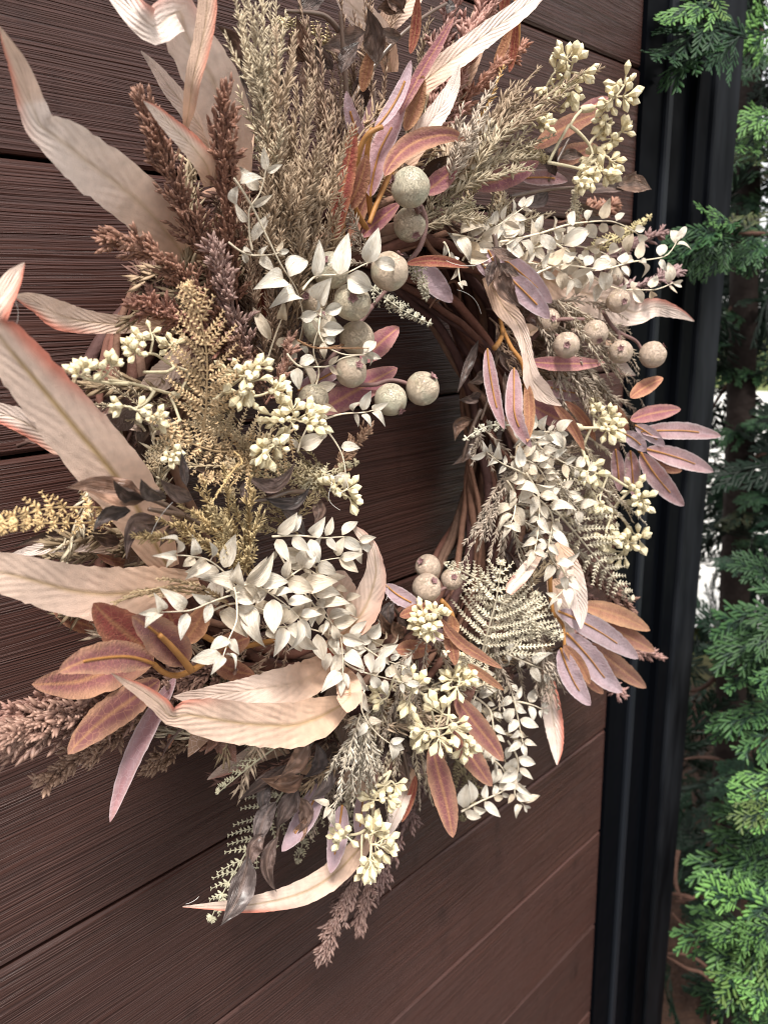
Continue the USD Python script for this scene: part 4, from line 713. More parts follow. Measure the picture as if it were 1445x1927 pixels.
fern([(430,230),(455,200),(470,160),(480,110)],(.06,.07,.08),40,12,(.66,.60,.44),tooth=8)
fern([(500,320),(480,260),(460,200),(450,150)],(.05,.06,.07),50,14,(.66,.60,.44),tooth=8)
fern([(630,110),(600,70),(560,50),(520,40)],(.05,.06,.06),40,12,(.66,.55,.33),tooth=8)
fern([(700,250),(672,200),(650,150)],(.06,.06,.07),40,10,(.66,.60,.44),tooth=8)
fern([(960,300),(990,290),(1030,300)],(.09,.095,.10),34,10,(.55,.45,.27),tooth=8)
fern([(840,300),(860,330),(900,350)],(.09,.095,.10),46,11,(.60,.50,.33),tooth=8)
fern([(830,430),(850,400),(890,380)],(.09,.095,.10),46,11,(.60,.52,.36),tooth=8)

# ---- needle sprigs (heather and rosemary like)
RN = np.random.RandomState(33)
def needles(stems, h, nl, label=None, c0=(.27, .19, .115), c1=(.42, .33, .21), ang=.5, gap=5., thick=.12, sub=0, subl=60):
    ms, B, D, Ls = [], [], [], []
    def run(P, k=1.):
        T = unit(np.gradient(P, axis=0)); m = float(px(P[len(P) // 2])); ms.append(tube(P, np.linspace(2.1, .9, len(P)) * m * k, 4)); Lp = np.linalg.norm(P[-1] - P[0]) / m; n = max(5, int(Lp / gap / 1.45)); s = np.linspace(.08, 1, n) * (len(P) - 1)
        i = np.minimum(s.astype(int), len(P) - 2); fr = (s - i)[:, None]; p = P[i] * (1 - fr) + P[i + 1] * fr
        for z in range(2):
            o = unit(RN.normal(0, 1, (n, 3))); o = unit(o - T[i] * np.sum(o * T[i], 1)[:, None]); d = unit(T[i] * math.cos(ang) + o * math.sin(ang) + RN.normal(0, .08, (n, 3))); B.append(p); D.append(d); Ls.append(nl * 1.12 * m * RN.uniform(.65, 1.15, n) * np.linspace(1.05, .6, n))
        B.append(P[-1:]); D.append(T[-1:]); Ls.append(np.array([nl * m * .7])); return T, m
    for st in stems:
        c = curve(np.column_stack([np.asarray(st, float), np.interp(np.linspace(0, 1, len(st)), np.linspace(0, 1, len(h)), h)]), 18); P = at(c[:, 0], c[:, 1], c[:, 2] + RN.uniform(-.012, .012)); T, m = run(P)
        for q in range(sub):
            k = int(RN.uniform(.2, .85) * 17); o = unit(RN.normal(0, 1, 3)); d = unit(T[k] + o * .55); L = subl * m * RN.uniform(.5, 1.1); w = np.linspace(0, 1, 7)[:, None]; run(P[k] + d * L * w + (T[k] - d) * L * .45 * w ** 2, .6)
    o = obj(W, 'needle_sprig', cat(*ms), M['needle'], np.array(c0) * .95, label=label); B, D, Ls = np.concatenate(B), np.concatenate(D), np.concatenate(Ls)
    v, f, s = spindles(B, D, Ls, Ls * thick, 3, ((0, .7), (.5, 1), (1, 0))); q = np.repeat(RN.rand(len(B)), len(v) // len(B)); cc = lerp(c0, c1, np.clip(s * .6 + q * .6 - .1, 0, 1))
    obj(o, 'needles', (v, f), M['needle'], cc, kind='stuff')
def fan(base, tips, bend=.1):
    out = []
    for tx, ty in tips:
        bx, by = base[0] + RN.uniform(-14, 14), base[1] + RN.uniform(-14, 14); mx, my = (bx + tx) / 2 + (tx - bx) * bend * RN.uniform(-.5, .5) , (by + ty) / 2 - (abs(tx - bx)) * bend
        out.append([(bx, by), (mx, my), (tx, ty)])
    return out
G1, G2, G3, G4, G5 = ((.28,.195,.13),(.48,.365,.255)), ((.36,.29,.20),(.58,.49,.35)), ((.25,.16,.115),(.43,.31,.22)), ((.50,.43,.33),(.76,.68,.57)), ((.32,.25,.195),(.56,.475,.385))
needles(fan((545,600),[(560,170),(590,150),(620,230),(640,300),(600,300),(575,250)]),(.085,.105,.115),24,'tan needle sprig standing tall in the upper left of the wreath',*G1,ang=.6,gap=5,sub=7,subl=120,thick=.1)
needles(fan((520,560),[(520,60),(545,120),(500,180),(535,250),(560,330),(500,300)]),(.085,.11,.12),24,None,*G1,ang=.6,gap=5,sub=7,subl=120,thick=.1)
needles(fan((530,380),[(440,-10),(465,0),(490,-20),(520,10),(480,90),(455,60)]),(.10,.115,.12),20,'pale olive needle sprig at the top left of the wreath',*G2,ang=.65,gap=4.5,sub=6,subl=100)
needles(fan((580,640),[(640,420),(650,480),(610,450),(560,430),(590,400),(630,360)]),(.075,.09,.10),22,None,*G1,ang=.6,gap=5,sub=5,subl=90,thick=.1)
needles(fan((520,720),[(490,430),(470,500),(520,480),(545,520),(500,560)]),(.075,.085,.09),22,None,*G3,ang=.6,gap=5,sub=5,subl=90,thick=.1)
needles(fan((480,640),[(410,330),(440,300),(470,380),(455,440)]),(.07,.08,.09),22,None,*G3,ang=.6,gap=5,sub=5,subl=90,thick=.1)
needles(fan((640,420),[(600,60),(640,130),(655,200),(580,40),(560,-20)]),(.06,.075,.08),22,None,*G3,ang=.45,gap=5,sub=4,subl=90)
needles(fan((850,340),[(1132,128),(1090,140),(1010,130),(975,160),(1060,200)]),(.09,.11,.12),24,'tan needle twigs spreading to the upper right',*G1,ang=.5,gap=6,sub=5,subl=100)
needles(fan((860,360),[(1040,255),(1010,290),(960,230),(1000,320),(930,300)]),(.09,.105,.11),22,None,*G2,ang=.6,gap=5.5,sub=4,subl=80)
needles(fan((830,380),[(900,270),(870,250),(940,140),(920,200)]),(.09,.105,.11),22,None,*G5,ang=.6,gap=5.5,sub=4,subl=80)
needles([[(880,260),(915,200),(945,130)]],(.11,.12),16,None,(.50,.30,.11),(.66,.45,.2),ang=.7,gap=5)
needles(fan((800,440),[(900,390),(920,420),(870,350),(850,330)]),(.085,.095,.10),20,None,*G2,ang=.7,gap=5,sub=3,subl=60)
needles(fan((1000,560),[(1210,840),(1180,860),(1150,830),(1130,790),(1190,800)]),(.095,.11,.12),18,'grey tan needle bundle sloping down right under the berries',*G5,ang=.5,gap=4.5,sub=6,subl=80)
needles(fan((1010,580),[(1100,760),(1070,740),(1130,740),(1060,680),(1160,780)]),(.095,.11,.115),18,None,*G5,ang=.5,gap=4.5,sub=5,subl=80)
needles(fan((690,1350),[(630,1510),(650,1500),(672,1490),(700,1490),(625,1440),(720,1460)]),(.10,.11,.105),18,'whitish needle sprig hanging at the bottom centre beside the front blush leaf',*G4,ang=.6,gap=5,sub=5,subl=60)
needles(fan((455,1080),[(265,1010),(300,980),(380,900),(420,880),(470,900),(340,950)]),(.095,.12,.135),20,'olive tan needle sprig over the dark leaves, left of the opening',(.34,.24,.12),(.56,.42,.22),ang=.6,gap=5,sub=5,subl=70)
needles(fan((470,1070),[(400,950),(440,940),(490,960),(360,1010)]),(.10,.115,.125),20,None,(.30,.22,.12),(.50,.40,.22),ang=.6,gap=5,sub=5,subl=70)
needles(fan((420,1130),[(240,1120),(220,1135),(300,1090)]),(.11,.12,.125),16,None,(.36,.25,.14),(.55,.42,.26),ang=.4,gap=5,sub=2,subl=50)
needles(fan((1000,1180),[(1050,1330),(1030,1320),(1010,1300),(1060,1300)]),(.09,.10,.10),16,None,*G5,ang=.5,gap=4.5,sub=4,subl=60)
needles(fan((970,860),[(870,1060),(900,1030),(920,1050),(945,1060),(890,1000)]),(.09,.10,.105),18,'grey green needle sprig hanging beside the bare vines at the right',*G5,ang=.55,gap=5,sub=3,subl=60)
needles(fan((1000,820),[(1110,900),(1130,960),(1090,990),(1060,950)]),(.10,.11,.115),16,None,*G4,ang=.55,gap=5,sub=3,subl=60)
needles(fan((900,800),[(890,870),(925,880),(950,850)]),(.09,.10,.105),16,None,*G5,ang=.55,gap=5,sub=2,subl=40)
needles([[(1110,905),(1150,950),(1180,985)],[(1110,905),(1170,945),(1215,985)]],(.12,.125),14,None,*G4,ang=.5,gap=5)
needles([[(450,870),(425,905),(400,945)],[(440,850),(455,870),(440,880)]],(.125,.13),12,None,(.55,.38,.18),(.66,.5,.28),ang=.4,gap=4)
needles([[(560,640),(600,655),(690,655)],[(600,655),(650,648),(680,640)]],(.125,.125),10,None,(.28,.15,.08),(.45,.28,.16),ang=.5,gap=9)
needles(fan((770,1340),[(790,1520),(800,1490),(780,1500)]),(.07,.07,.07),16,None,*G5,ang=.5,gap=5,sub=2,subl=40)

for b, t, h, nl, g, kw in [
  ((620,930),[(470,850),(520,800),(560,820),(450,900),(500,880),(560,870)],(.08,.095,.10),16,((.36,.29,.17),(.58,.48,.30)),dict(sub=5,subl=60)),
  ((560,1000),[(420,960),(470,930),(520,950),(440,1000),(600,930)],(.085,.095,.10),16,((.34,.26,.15),(.54,.44,.27)),dict(sub=4,subl=60)),
  ((440,800),[(290,760),(300,830),(330,720),(280,850),(350,690)],(.07,.085,.095),16,((.36,.28,.17),(.56,.46,.30)),dict(sub=4,subl=60)),
  ((480,660),[(400,600),(420,700),(500,600),(380,690)],(.06,.07,.08),18,G3,dict(sub=4,subl=60)),
  ((1030,560),[(1200,700),(1170,640),(1150,720),(1210,760),(1180,600)],(.085,.10,.105),16,G5,dict(sub=5,subl=60)),
  ((900,470),[(1000,420),(960,380),(1040,400),(930,360),(1080,440)],(.08,.09,.095),16,G2,dict(sub=4,subl=50)),
  ((960,540),[(1100,530),(1180,560),(1140,490),(1060,560)],(.085,.095,.10),16,G4,dict(sub=4,subl=50)),
  ((780,1240),[(720,1400),(780,1420),(820,1400),(860,1420),(750,1440),(700,1360)],(.07,.085,.09),16,G5,dict(sub=5,subl=60)),
  ((760,1260),[(830,1480),(800,1460),(880,1440),(900,1380)],(.06,.07,.075),16,G4,dict(sub=4,subl=60)),
  ((640,1280),[(560,1420),(600,1450),(650,1430),(680,1440)],(.06,.07,.08),16,G3,dict(sub=4,subl=60)),
  ((900,1160),[(1000,1260),(1040,1200),(960,1300),(1010,1160),(1060,1280)],(.08,.09,.10),16,G5,dict(sub=5,subl=60)),
  ((960,960),[(1100,1060),(1130,1020),(1060,1080),(1140,1090),(1000,1090)],(.085,.10,.105),16,G4,dict(sub=5,subl=60)),
  ((960,900),[(1080,840),(1110,860),(1120,920),(1060,800)],(.09,.10,.105),16,G5,dict(sub=4,subl=50)),
  ((700,330),[(640,0),(690,-20),(740,-20),(680,60),(620,60)],(.05,.06,.07),20,G3,dict(sub=5,subl=80)),
  ((760,300),[(840,100),(800,60),(880,150),(900,200),(850,40)],(.055,.065,.07),20,G1,dict(sub=4,subl=80)),
  ((540,1180),[(420,1260),(470,1290),(530,1290),(400,1200)],(.06,.07,.075),16,G3,dict(sub=4,subl=60)),
  ((700,480),[(620,440),(650,400),(560,470),(600,520)],(.08,.09,.095),16,G5,dict(sub=4,subl=50)),
  ((600,680),[(520,620),(540,560),(560,720),(500,740)],(.08,.085,.09),14,G3,dict(sub=4,subl=50)),
  ((300,800),[(120,700),(170,760),(200,680),(150,820)],(.09,.095,.10),12,G2,dict(sub=2,subl=40)),
  ((760,1300),[(700,1450),(740,1470),(790,1460),(840,1440),(720,1500),(810,1500)],(.085,.095,.095),15,((.46,.37,.26),(.72,.63,.49)),dict(sub=6,subl=55)),
  ((700,1380),[(640,1560),(690,1540),(730,1540),(660,1480)],(.07,.08,.085),15,((.44,.36,.26),(.68,.59,.46)),dict(sub=5,subl=55)),
  ((640,1400),[(560,1540),(590,1570),(530,1500),(620,1560)],(.055,.06,.065),15,G5,dict(sub=4,subl=55)),
  ((1060,560),[(1170,660),(1200,690),(1140,700),(1180,740),(1120,640)],(.10,.11,.115),15,((.44,.36,.27),(.66,.57,.46)),dict(sub=6,subl=55)),
  ((930,600),[(1000,680),(980,720),(1030,660),(960,700)],(.085,.09,.095),15,G3,dict(sub=4,subl=50)),
  ((1080,820),[(1180,900),(1160,950),(1190,980),(1120,960)],(.10,.11,.115),14,((.46,.38,.28),(.68,.59,.47)),dict(sub=5,subl=50)),
  ((940,1180),[(1030,1300),(990,1320),(1050,1250),(940,1330)],(.085,.09,.095),15,((.44,.36,.27),(.66,.57,.46)),dict(sub=5,subl=55)),
  ((820,1180),[(760,1260),(790,1300),(850,1290),(900,1300)],(.085,.09,.095),14,G5,dict(sub=4,subl=45)),
  ((480,900),[(400,850),(430,800),(500,820),(350,880),(540,860)],(.10,.11,.115),15,((.46,.36,.23),(.68,.55,.37)),dict(sub=5,subl=55)),
  ((880,1360),[(960,1450),(930,1490),(890,1500),(980,1400)],(.06,.065,.07),14,G2,dict(sub=3,subl=50))]:
    needles(fan(b, t), h, nl, None, *g, ang=.55, gap=5.5, thick=.10, **kw)

# ---- dark metallic brown leaves
RD = np.random.RandomState(41)
DK = [(.105, .066, .055), (.14, .085, .064), (.10, .074, .068), (.18, .10, .066)]
def dark_sprig(stems, leaves, label=None, h=(.09, .10)):
    ms = []
    for p, hh in stems:
        c = curve(np.column_stack([np.asarray(p, float), np.interp(np.linspace(0, 1, len(p)), np.linspace(0, 1, len(hh)), hh)]), 16); P = at(c[:, 0], c[:, 1], c[:, 2]); ms.append(tube(P, np.linspace(.0017, .0009, 16), 6))
    o = obj(W, 'dark_leaf_sprig', cat(*ms), M['dark'], (.13, .085, .065), label=label)
    for i, (pts, w, hh, tw) in enumerate(leaves):
        k = 22; v, f, uv, u, a, fr = ribbon([(x, y, w) for x, y in pts], hh, (tw + RD.uniform(-.3, .3), tw * .4 + RD.uniform(-.7, .7)), RD.uniform(.45, .95), n=k, m=9, ripple=.34, seed=i + int(pts[0][0])); uu = np.linspace(0, 1, k); pr = np.clip(np.sin(np.pi * uu ** .8), 0, 1) ** 1.15; pr[0] = .08; pr[-1] = .01
        X = v.reshape(k, 9, 3); v = (fr[0][:, None] + (X - fr[0][:, None]) * pr[:, None, None]).reshape(-1, 3); base = np.array(DK[RD.randint(4)]); q = noise(np.stack([u * 9, a * 4 + i, u * 0], -1), i)
        c = lerp(base, base * 2.4 + .05, smooth(q, .5, .75) * .75); c = lerp(c, (.30, .20, .16), np.exp(-(a / .06) ** 2) * .5)
        obj(o, 'leaf', (v, f), M['dark'], c, uv)
dark_sprig([([(400,1000),(350,972),(300,945),(230,925)],(.11,.135)),([(345,970),(320,965),(280,958)],(.12,.13))],
  [([(277,938),(210,925),(160,918),(124,918)],54,(.135,.14),.2),([(275,940),(240,925),(213,903)],30,(.135,.145),.5),([(312,938),(285,925),(265,900)],26,(.135,.145),.5),([(362,940),(330,925),(300,900)],30,(.135,.145),.4),([(351,915),(345,880),(341,848)],17,(.13,.135),.3),([(245,961),(205,968),(175,1000)],30,(.13,.14),.4),([(320,985),(260,985),(238,1052)],42,(.12,.13),.4),([(215,1003),(120,1005),(20,1032)],26,(.07,.08),.6),([(160,1000),(130,985),(95,965)],16,(.07,.08),.3),([(370,985),(330,995),(300,1030)],30,(.11,.12),.3),([(225,1020),(200,1015),(172,1003)],26,(.085,.09),.3),([(430,900),(400,880),(360,880)],26,(.115,.12),.3)], 'dark brown metallic leaves with curled tips over the biggest tan leaf')
dark_sprig([([(600,930),(550,925),(500,940),(450,945)],(.10,.115))], [([(466,896),(510,915),(556,866)],28,(.12,.125),.4),([(500,938),(545,948),(585,912)],24,(.115,.12),.4),([(590,935),(600,960),(590,990)],26,(.105,.11),.2),([(530,960),(560,985),(575,1010)],26,(.10,.1),.2),([(480,900),(460,925),(470,955)],20,(.115,.12),.2)], 'dark curled leaves at the left of the opening below the bud heads')
dark_sprig([([(690,300),(655,220),(700,130),(760,60),(840,5)],(.07,.095)),([(655,220),(648,120),(640,20)],(.08,.09)),([(640,60),(600,25),(540,20)],(.085,.09)),([(670,330),(700,230),(705,170)],(.08,.085))],
  [([(708,120),(705,75),(690,12)],42,(.10,.105),.1),([(755,68),(730,65),(706,50)],25,(.10,.10),.3),([(687,60),(650,75),(600,90)],40,(.08,.085),.2),([(583,110),(570,70),(558,28)],24,(.085,.09),.3),([(574,115),(560,95),(545,66)],30,(.08,.085),.2),([(625,130),(610,105),(595,72)],28,(.085,.09),.3),([(642,136),(655,105),(676,78)],30,(.09,.095),.2),([(760,15),(740,-5),(715,-25)],36,(.10,.10),.2),([(710,15),(735,12),(762,25)],26,(.095,.1),.3),([(850,0),(845,15),(840,25)],20,(.09,.09),.2),([(460,130),(450,90),(406,46)],36,(.085,.09),.4),([(470,245),(465,190),(450,130)],20,(.075,.08),.3),([(560,20),(590,-5),(620,-20)],40,(.08,.085),.1),([(690,200),(680,165),(700,140)],34,(.075,.08),.2),([(600,180),(580,150),(575,100)],30,(.07,.07),.2),([(540,180),(520,140),(515,90)],30,(.065,.07),.2),([(640,270),(620,230),(610,190)],30,(.07,.07),.2),([(665,-5),(640,-25),(600,-30)],34,(.085,.085),.2)], 'dark brown leaves on a forked twig at the top of the wreath')
dark_sprig([([(960,370),(1020,358),(1080,352),(1110,352)],(.09,.10)),([(1030,340),(1050,300),(1070,260)],(.085,.09))], [([(1160,352),(1195,345),(1226,356)],36,(.10,.105),.1),([(1095,358),(1140,352),(1178,358)],26,(.10,.10),.3),([(1045,330),(1040,295),(1060,262)],26,(.09,.095),.4),([(1030,360),(1010,380),(975,385)],26,(.09,.09),.2),([(1050,300),(1075,290),(1100,295)],20,(.085,.09),.2),([(1080,375),(1110,400),(1155,408)],22,(.085,.085),.2)], 'dark leathery leaf pointing right at the black post below the cream buds')
dark_sprig([([(930,440),(937,490),(940,520)],(.12,.125))], [([(938,495),(950,540),(980,578)],36,(.125,.13),.3),([(930,490),(922,515),(918,540)],24,(.12,.12),.3),([(940,495),(955,508),(978,518)],22,(.13,.13),.3),([(925,465),(950,480),(975,485)],22,(.125,.13),.4),([(900,640),(880,690),(860,740)],18,(.08,.085),.3)], 'dark brown curled leaf lying on lavender leaves right of the opening')
dark_sprig([([(590,1390),(545,1480),(490,1570),(450,1640)],(.075,.085)),([(560,1450),(530,1530),(520,1590)],(.08,.085))],
  [([(466,1612),(455,1670),(415,1743)],48,(.09,.095),.2),([(523,1575),(502,1625),(521,1680)],27,(.09,.09),.3),([(580,1395),(560,1430),(525,1465)],36,(.085,.09),.3),([(595,1400),(600,1435),(570,1465)],30,(.09,.09),.2),([(570,1460),(540,1475),(490,1465)],34,(.085,.085),.3),([(560,1480),(540,1520),(520,1560)],38,(.085,.085),.2),([(520,1510),(495,1545),(485,1600)],36,(.085,.09),.2),([(550,1500),(575,1530),(560,1570)],28,(.08,.08),.2),([(605,1420),(610,1470),(580,1510)],36,(.08,.085),.2),([(500,1570),(475,1595),(470,1640)],30,(.09,.09),.3),([(540,1440),(500,1470),(448,1508)],26,(.08,.08),.3),([(620,1400),(635,1440),(620,1480)],30,(.08,.08),.2),([(510,1470),(495,1500),(500,1540)],26,(.08,.085),.2),([(575,1540),(560,1575),(540,1600)],24,(.08,.08),.2)], 'dark metallic leaves hanging at the bottom, longest tip crossing the slender blush leaf')
dark_sprig([([(740,1330),(745,1380),(750,1420)],(.09,.1)),([(745,1375),(760,1420),(770,1470)],(.095,.095)),([(745,1375),(770,1410),(785,1440)],(.095,.095))], [([(745,1380),(758,1430),(768,1470)],34,(.09,.09),.3),([(750,1390),(775,1430),(790,1440)],22,(.09,.09),.3),([(740,1350),(720,1380),(715,1420)],26,(.085,.085),.2)], 'thin dark skeleton leaf at the bottom centre')
dark_sprig([([(760,1170),(745,1150),(735,1130)],(.06,.07))], [([(735,1175),(730,1150),(745,1130)],26,(.07,.07),.2),([(745,1190),(725,1180),(715,1150)],26,(.065,.07),.2),([(760,1200),(745,1185),(735,1165)],26,(.065,.07),.2),([(770,1180),(760,1160),(765,1140)],24,(.065,.07),.2)])
# papery brown leaves hanging off the bare vines, right of the opening
dark_sprig([([(935,660),(925,720),(905,790)],(.085,.08)),([(935,655),(960,690),(985,700)],(.095,.1)),([(905,770),(880,830),(870,870)],(.075,.07))], [([(940,660),(965,690),(988,700)],26,(.10,.10),.2),([(915,690),(900,715),(880,720)],22,(.08,.08),.2),([(905,740),(880,750),(862,752)],20,(.075,.075),.2),([(890,790),(860,800),(856,830)],24,(.07,.07),.2),([(895,810),(880,850),(850,875)],22,(.07,.07),.2),([(950,700),(952,730),(955,760)],14,(.1,.1),.2)], 'papery brown leaves on thin stems hanging from the bare vines')

# ---- stray glue threads
for i, (p, h) in enumerate([([(600,880),(625,905),(618,935),(640,960)],(.12,.125)),([(612,905),(640,895),(655,915),(630,930)],(.12,.125)),([(860,545),(890,560),(905,590)],(.10,.10)),([(325,945),(300,975),(285,1005)],(.138,.13)),([(840,490),(880,500),(930,480)],(.12,.125)),([(718,1090),(730,1110),(726,1130)],(.12,.12)),([(26,560),(34,590),(30,612)],(.135,.13)),([(350,1702),(368,1694),(374,1688)],(.09,.09))]):
    c = curve(np.column_stack([np.asarray(p, float), np.interp(np.linspace(0, 1, len(p)), np.linspace(0, 1, len(h)), h)]), 30); obj(W, 'glue_thread', tube(at(c[:, 0], c[:, 1], c[:, 2]), .00012, 4), M['stem'], (.8, .78, .75))

# ---- dark filling under the show side: short sprigs and leaves springing from the vines all round
RG = np.random.RandomState(77)
def filler():
    for i in range(120):
        th = RG.uniform(0, 2 * math.pi); c, s = math.cos(th), math.sin(th)
        fine = i >= 64; up = .018 if fine else 0.
        if -.75 < th - (2 * math.pi if th > math.pi else 0) < .55 and RG.rand() < .35: continue
        b = ring(th, RG.uniform(.155, .185), RG.uniform(.05, .075)); e = ring(th + RG.normal(0, .35), RG.uniform(.195, .245) - .02 * (math.cos(th) < 0) , RG.uniform(.04, .085) + up); mid = (b + e) / 2 + np.array([0, -.012, 0])
        P = curve(np.stack([b, mid, e]), 14); T = unit(np.gradient(P, axis=0)); n = 34; s2 = np.linspace(.1, 1, n) * 13; j = np.minimum(s2.astype(int), 12); p = P[j]
        if i % 3 or fine:
            B, D, L = [], [], []
            for z in range(3):
                o = unit(RG.normal(0, 1, (n, 3))); B.append(p + RG.normal(0, .0015, (n, 3))); D.append(unit(T[j] + o * .7)); L.append(RG.uniform(.006, .012, n))
            B, D, L = np.concatenate(B), np.concatenate(D), np.concatenate(L); v, f, sx = spindles(B, D, L, L * .09, 3, ((0, .7), (.5, 1), (1, 0))); k = [(.16, .10, .07), (.22, .16, .10), (.13, .07, .055)][i % 3] if not fine else [(.42, .33, .22), (.55, .47, .34), (.34, .24, .155), (.48, .37, .27)][i % 4]
            o = obj(W, 'dried_sprig', tube(P, .0008, 4), M['needle'], k); obj(o, 'needles', (v, f), M['needle'], np.array(k) * 1.25, kind='stuff')
        else:
            o = obj(W, 'dried_sprig', tube(P, .001, 4), M['vine'], (.10, .055, .045))
            for z in range(5):
                q = P[2 + z * 2]; d = unit(T[6] + RG.normal(0, .6, 3)); L = RG.uniform(.022, .04); v, f, uv, u, a = leaf3d(q, q + d * L, unit(CAM - q + RG.normal(0, .5, 3)), L * .38, .1, .3, 8, 5)
                obj(o, 'leaf', (v, f), M['dark'] if z % 2 else M['ovalb'], np.array([(.10, .06, .05), (.20, .10, .075), (.15, .09, .06)][RG.randint(3)]), uv)
filler()

# ================================================================== conifers behind and beside the post
RCN = np.random.RandomState(13)
def spray(seed):
    """a flat conifer spray of unit length along +x in the xy plane: branchlets with scaly, flattened twigs"""
    r = np.random.RandomState(seed); B, D, Ls, Rs, K = [], [], [], [], []
    def seg(b, d, l, w, k): B.append(b); D.append(d); Ls.append(l); Rs.append(w); K.append(k)
    n = 12; bow = r.uniform(-.12, .12); zz = lambda: r.normal(0, .07)
    ax = lambda t: np.array([t, bow * t * t * 1.5 + .02 * math.sin(t * 9 + seed), 0])
    for i in range(18): t = i / 18; seg(ax(t), np.array([1, bow * 3 * t + .1 * math.cos(t * 9 + seed), zz()]), .075, .013 - .004 * t, -.3 + .8 * t)
    for i in range(n):
        t = .05 + .9 * i / n + r.uniform(-.015, .015); s = 1 if i % 2 else -1
        if r.rand() < .1: continue
        bl = (.50 * (1 - t) ** .75 + .07) * r.uniform(.6, 1.2); an = .66 - .18 * t + r.normal(0, .1); cv = r.uniform(-.2, .45) * s; k = max(3, int(bl / .040)); b = ax(t)
        for j in range(k):
            q = j / k; a1 = an * s - cv * q; d = np.array([math.cos(a1), math.sin(a1), zz()]); seg(b, d, bl / k * 1.45, .0120, .15 + .6 * q); s2 = 1 if j % 2 else -1; a2 = a1 + s2 * r.uniform(.38, .6); sl = (.115 * (1 - q) + .055) * r.uniform(.6, 1.25) * (1 - .4 * t); d2 = np.array([math.cos(a2), math.sin(a2), zz() * 1.3]); m = max(1, int(sl / .05))
            for w in range(m): seg(b + d2 * sl * w / m, d2, sl / m * 1.4, .0175, .25 + .75 * (w + 1) / m)
            b = b + d * bl / k
    B, D, Ls, Rs, K = map(np.array, (B, D, Ls, Rs, K)); v, f, s = spindles(B, D, Ls, Rs, 4, ((0, .7), (.45, 1.), (.86, .8), (1, .25)), flat=.38, up=(0, 0, 1)); kk = np.repeat(K + r.normal(0, .07, len(K)), len(v) // len(B)) + s * .12
    v[:, 2] += -.14 * v[:, 0] ** 2 - .3 * v[:, 1] ** 2 + .05 * np.sin(v[:, 0] * 7 + seed)
    return v, f, kk
SP = [spray(s) for s in range(7)]
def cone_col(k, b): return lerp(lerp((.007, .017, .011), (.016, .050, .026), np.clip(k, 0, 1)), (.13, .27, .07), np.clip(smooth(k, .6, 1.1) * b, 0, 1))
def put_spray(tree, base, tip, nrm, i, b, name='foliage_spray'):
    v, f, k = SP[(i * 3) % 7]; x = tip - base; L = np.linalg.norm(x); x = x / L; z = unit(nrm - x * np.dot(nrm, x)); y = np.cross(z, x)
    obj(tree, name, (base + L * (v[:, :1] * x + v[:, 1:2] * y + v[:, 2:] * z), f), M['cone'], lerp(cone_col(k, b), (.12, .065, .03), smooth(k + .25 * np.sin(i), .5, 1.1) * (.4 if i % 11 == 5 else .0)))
# sprays placed one by one: foot and tip in the photograph, distance from the lens, brightness of new growth
near = thing('conifer', 'green conifer with bright young tips at the lower right', 'conifer tree')
back = thing('conifer', 'tall conifer with a bare dark trunk beside the black posts', 'conifer tree')
def trunk(tree, pts, t, r, name='trunk', col=(.018, .0115, .0095)):
    c = curve(np.asarray(pts, float), 40); ts = np.interp(np.linspace(0, 1, 40), np.linspace(0, 1, len(t)), t); P = np.array([deep(x, y, q) for (x, y), q in zip(c, ts)]); P = P + (fbm(P * 14, 2, 3)[:, None] - .5) * .012 * np.array([1, .5, 0])
    obj(tree, name, tube(P, np.linspace(r[0], r[1], 40), 10), M['bark'], col)
trunk(back, [(1352,2300),(1360,1900),(1372,1400),(1390,900),(1403,400),(1415,-200)], (1.75,1.62,1.5,1.42,1.38,1.36), (.034,.022))
trunk(near, [(1500,2300),(1505,1500),(1520,700),(1530,-200)], (1.45,1.25,1.15,1.1), (.03,.02))
for pts, t, r in [([(1372,1330),(1340,1345),(1300,1330)],(1.5,1.48),(.006,.003)),([(1368,1440),(1330,1425),(1288,1430)],(1.5,1.46),(.005,.002)),([(1395,300),(1360,310),(1330,290)],(1.38,1.2),(.005,.003)),([(1390,700),(1345,760),(1318,830)],(1.42,1.5),(.004,.002)),([(1372,1300),(1350,1230),(1345,1150)],(1.5,1.55),(.005,.003)),([(1365,1500),(1350,1560),(1345,1640)],(1.5,1.5),(.004,.002)),
      ([(1360,1250),(1330,1290),(1300,1300)],(1.55,1.6),(.006,.004)),([(1400,560),(1360,600),(1345,640)],(1.4,1.4),(.004,.002)),([(1375,900),(1420,860),(1460,850)],(1.42,1.4),(.005,.003))]: trunk(back, pts, t, r, 'branch', (.075, .042, .032))
for pts, t, r in [([(1345,1860),(1320,1830),(1290,1820),(1252,1800)],(1.4,1.35),(.004,.002)),([(1340,1900),(1345,1850),(1300,1800),(1256,1795)],(1.42,1.35),(.005,.002)),([(1300,1690),(1275,1685),(1240,1683)],(1.35,1.3),(.004,.002)),([(1345,1650),(1300,1690),(1270,1700)],(1.4,1.35),(.004,.002)),([(1320,1790),(1290,1750),(1265,1720)],(1.4,1.36),(.004,.002)),([(1275,1600),(1270,1650),(1285,1700)],(1.4,1.38),(.006,.003)),([(1360,1870),(1345,1920),(1330,1980)],(1.4,1.4),(.005,.004)),
      ([(1500,300),(1450,60),(1380,55),(1320,60)],(1.1,1.0),(.005,.002)),([(1510,470),(1440,440),(1360,438)],(1.12,1.0),(.005,.002))]: trunk(near if pts[0][0] > 1400 else back, pts, t, r, 'branch', (.095, .05, .036))
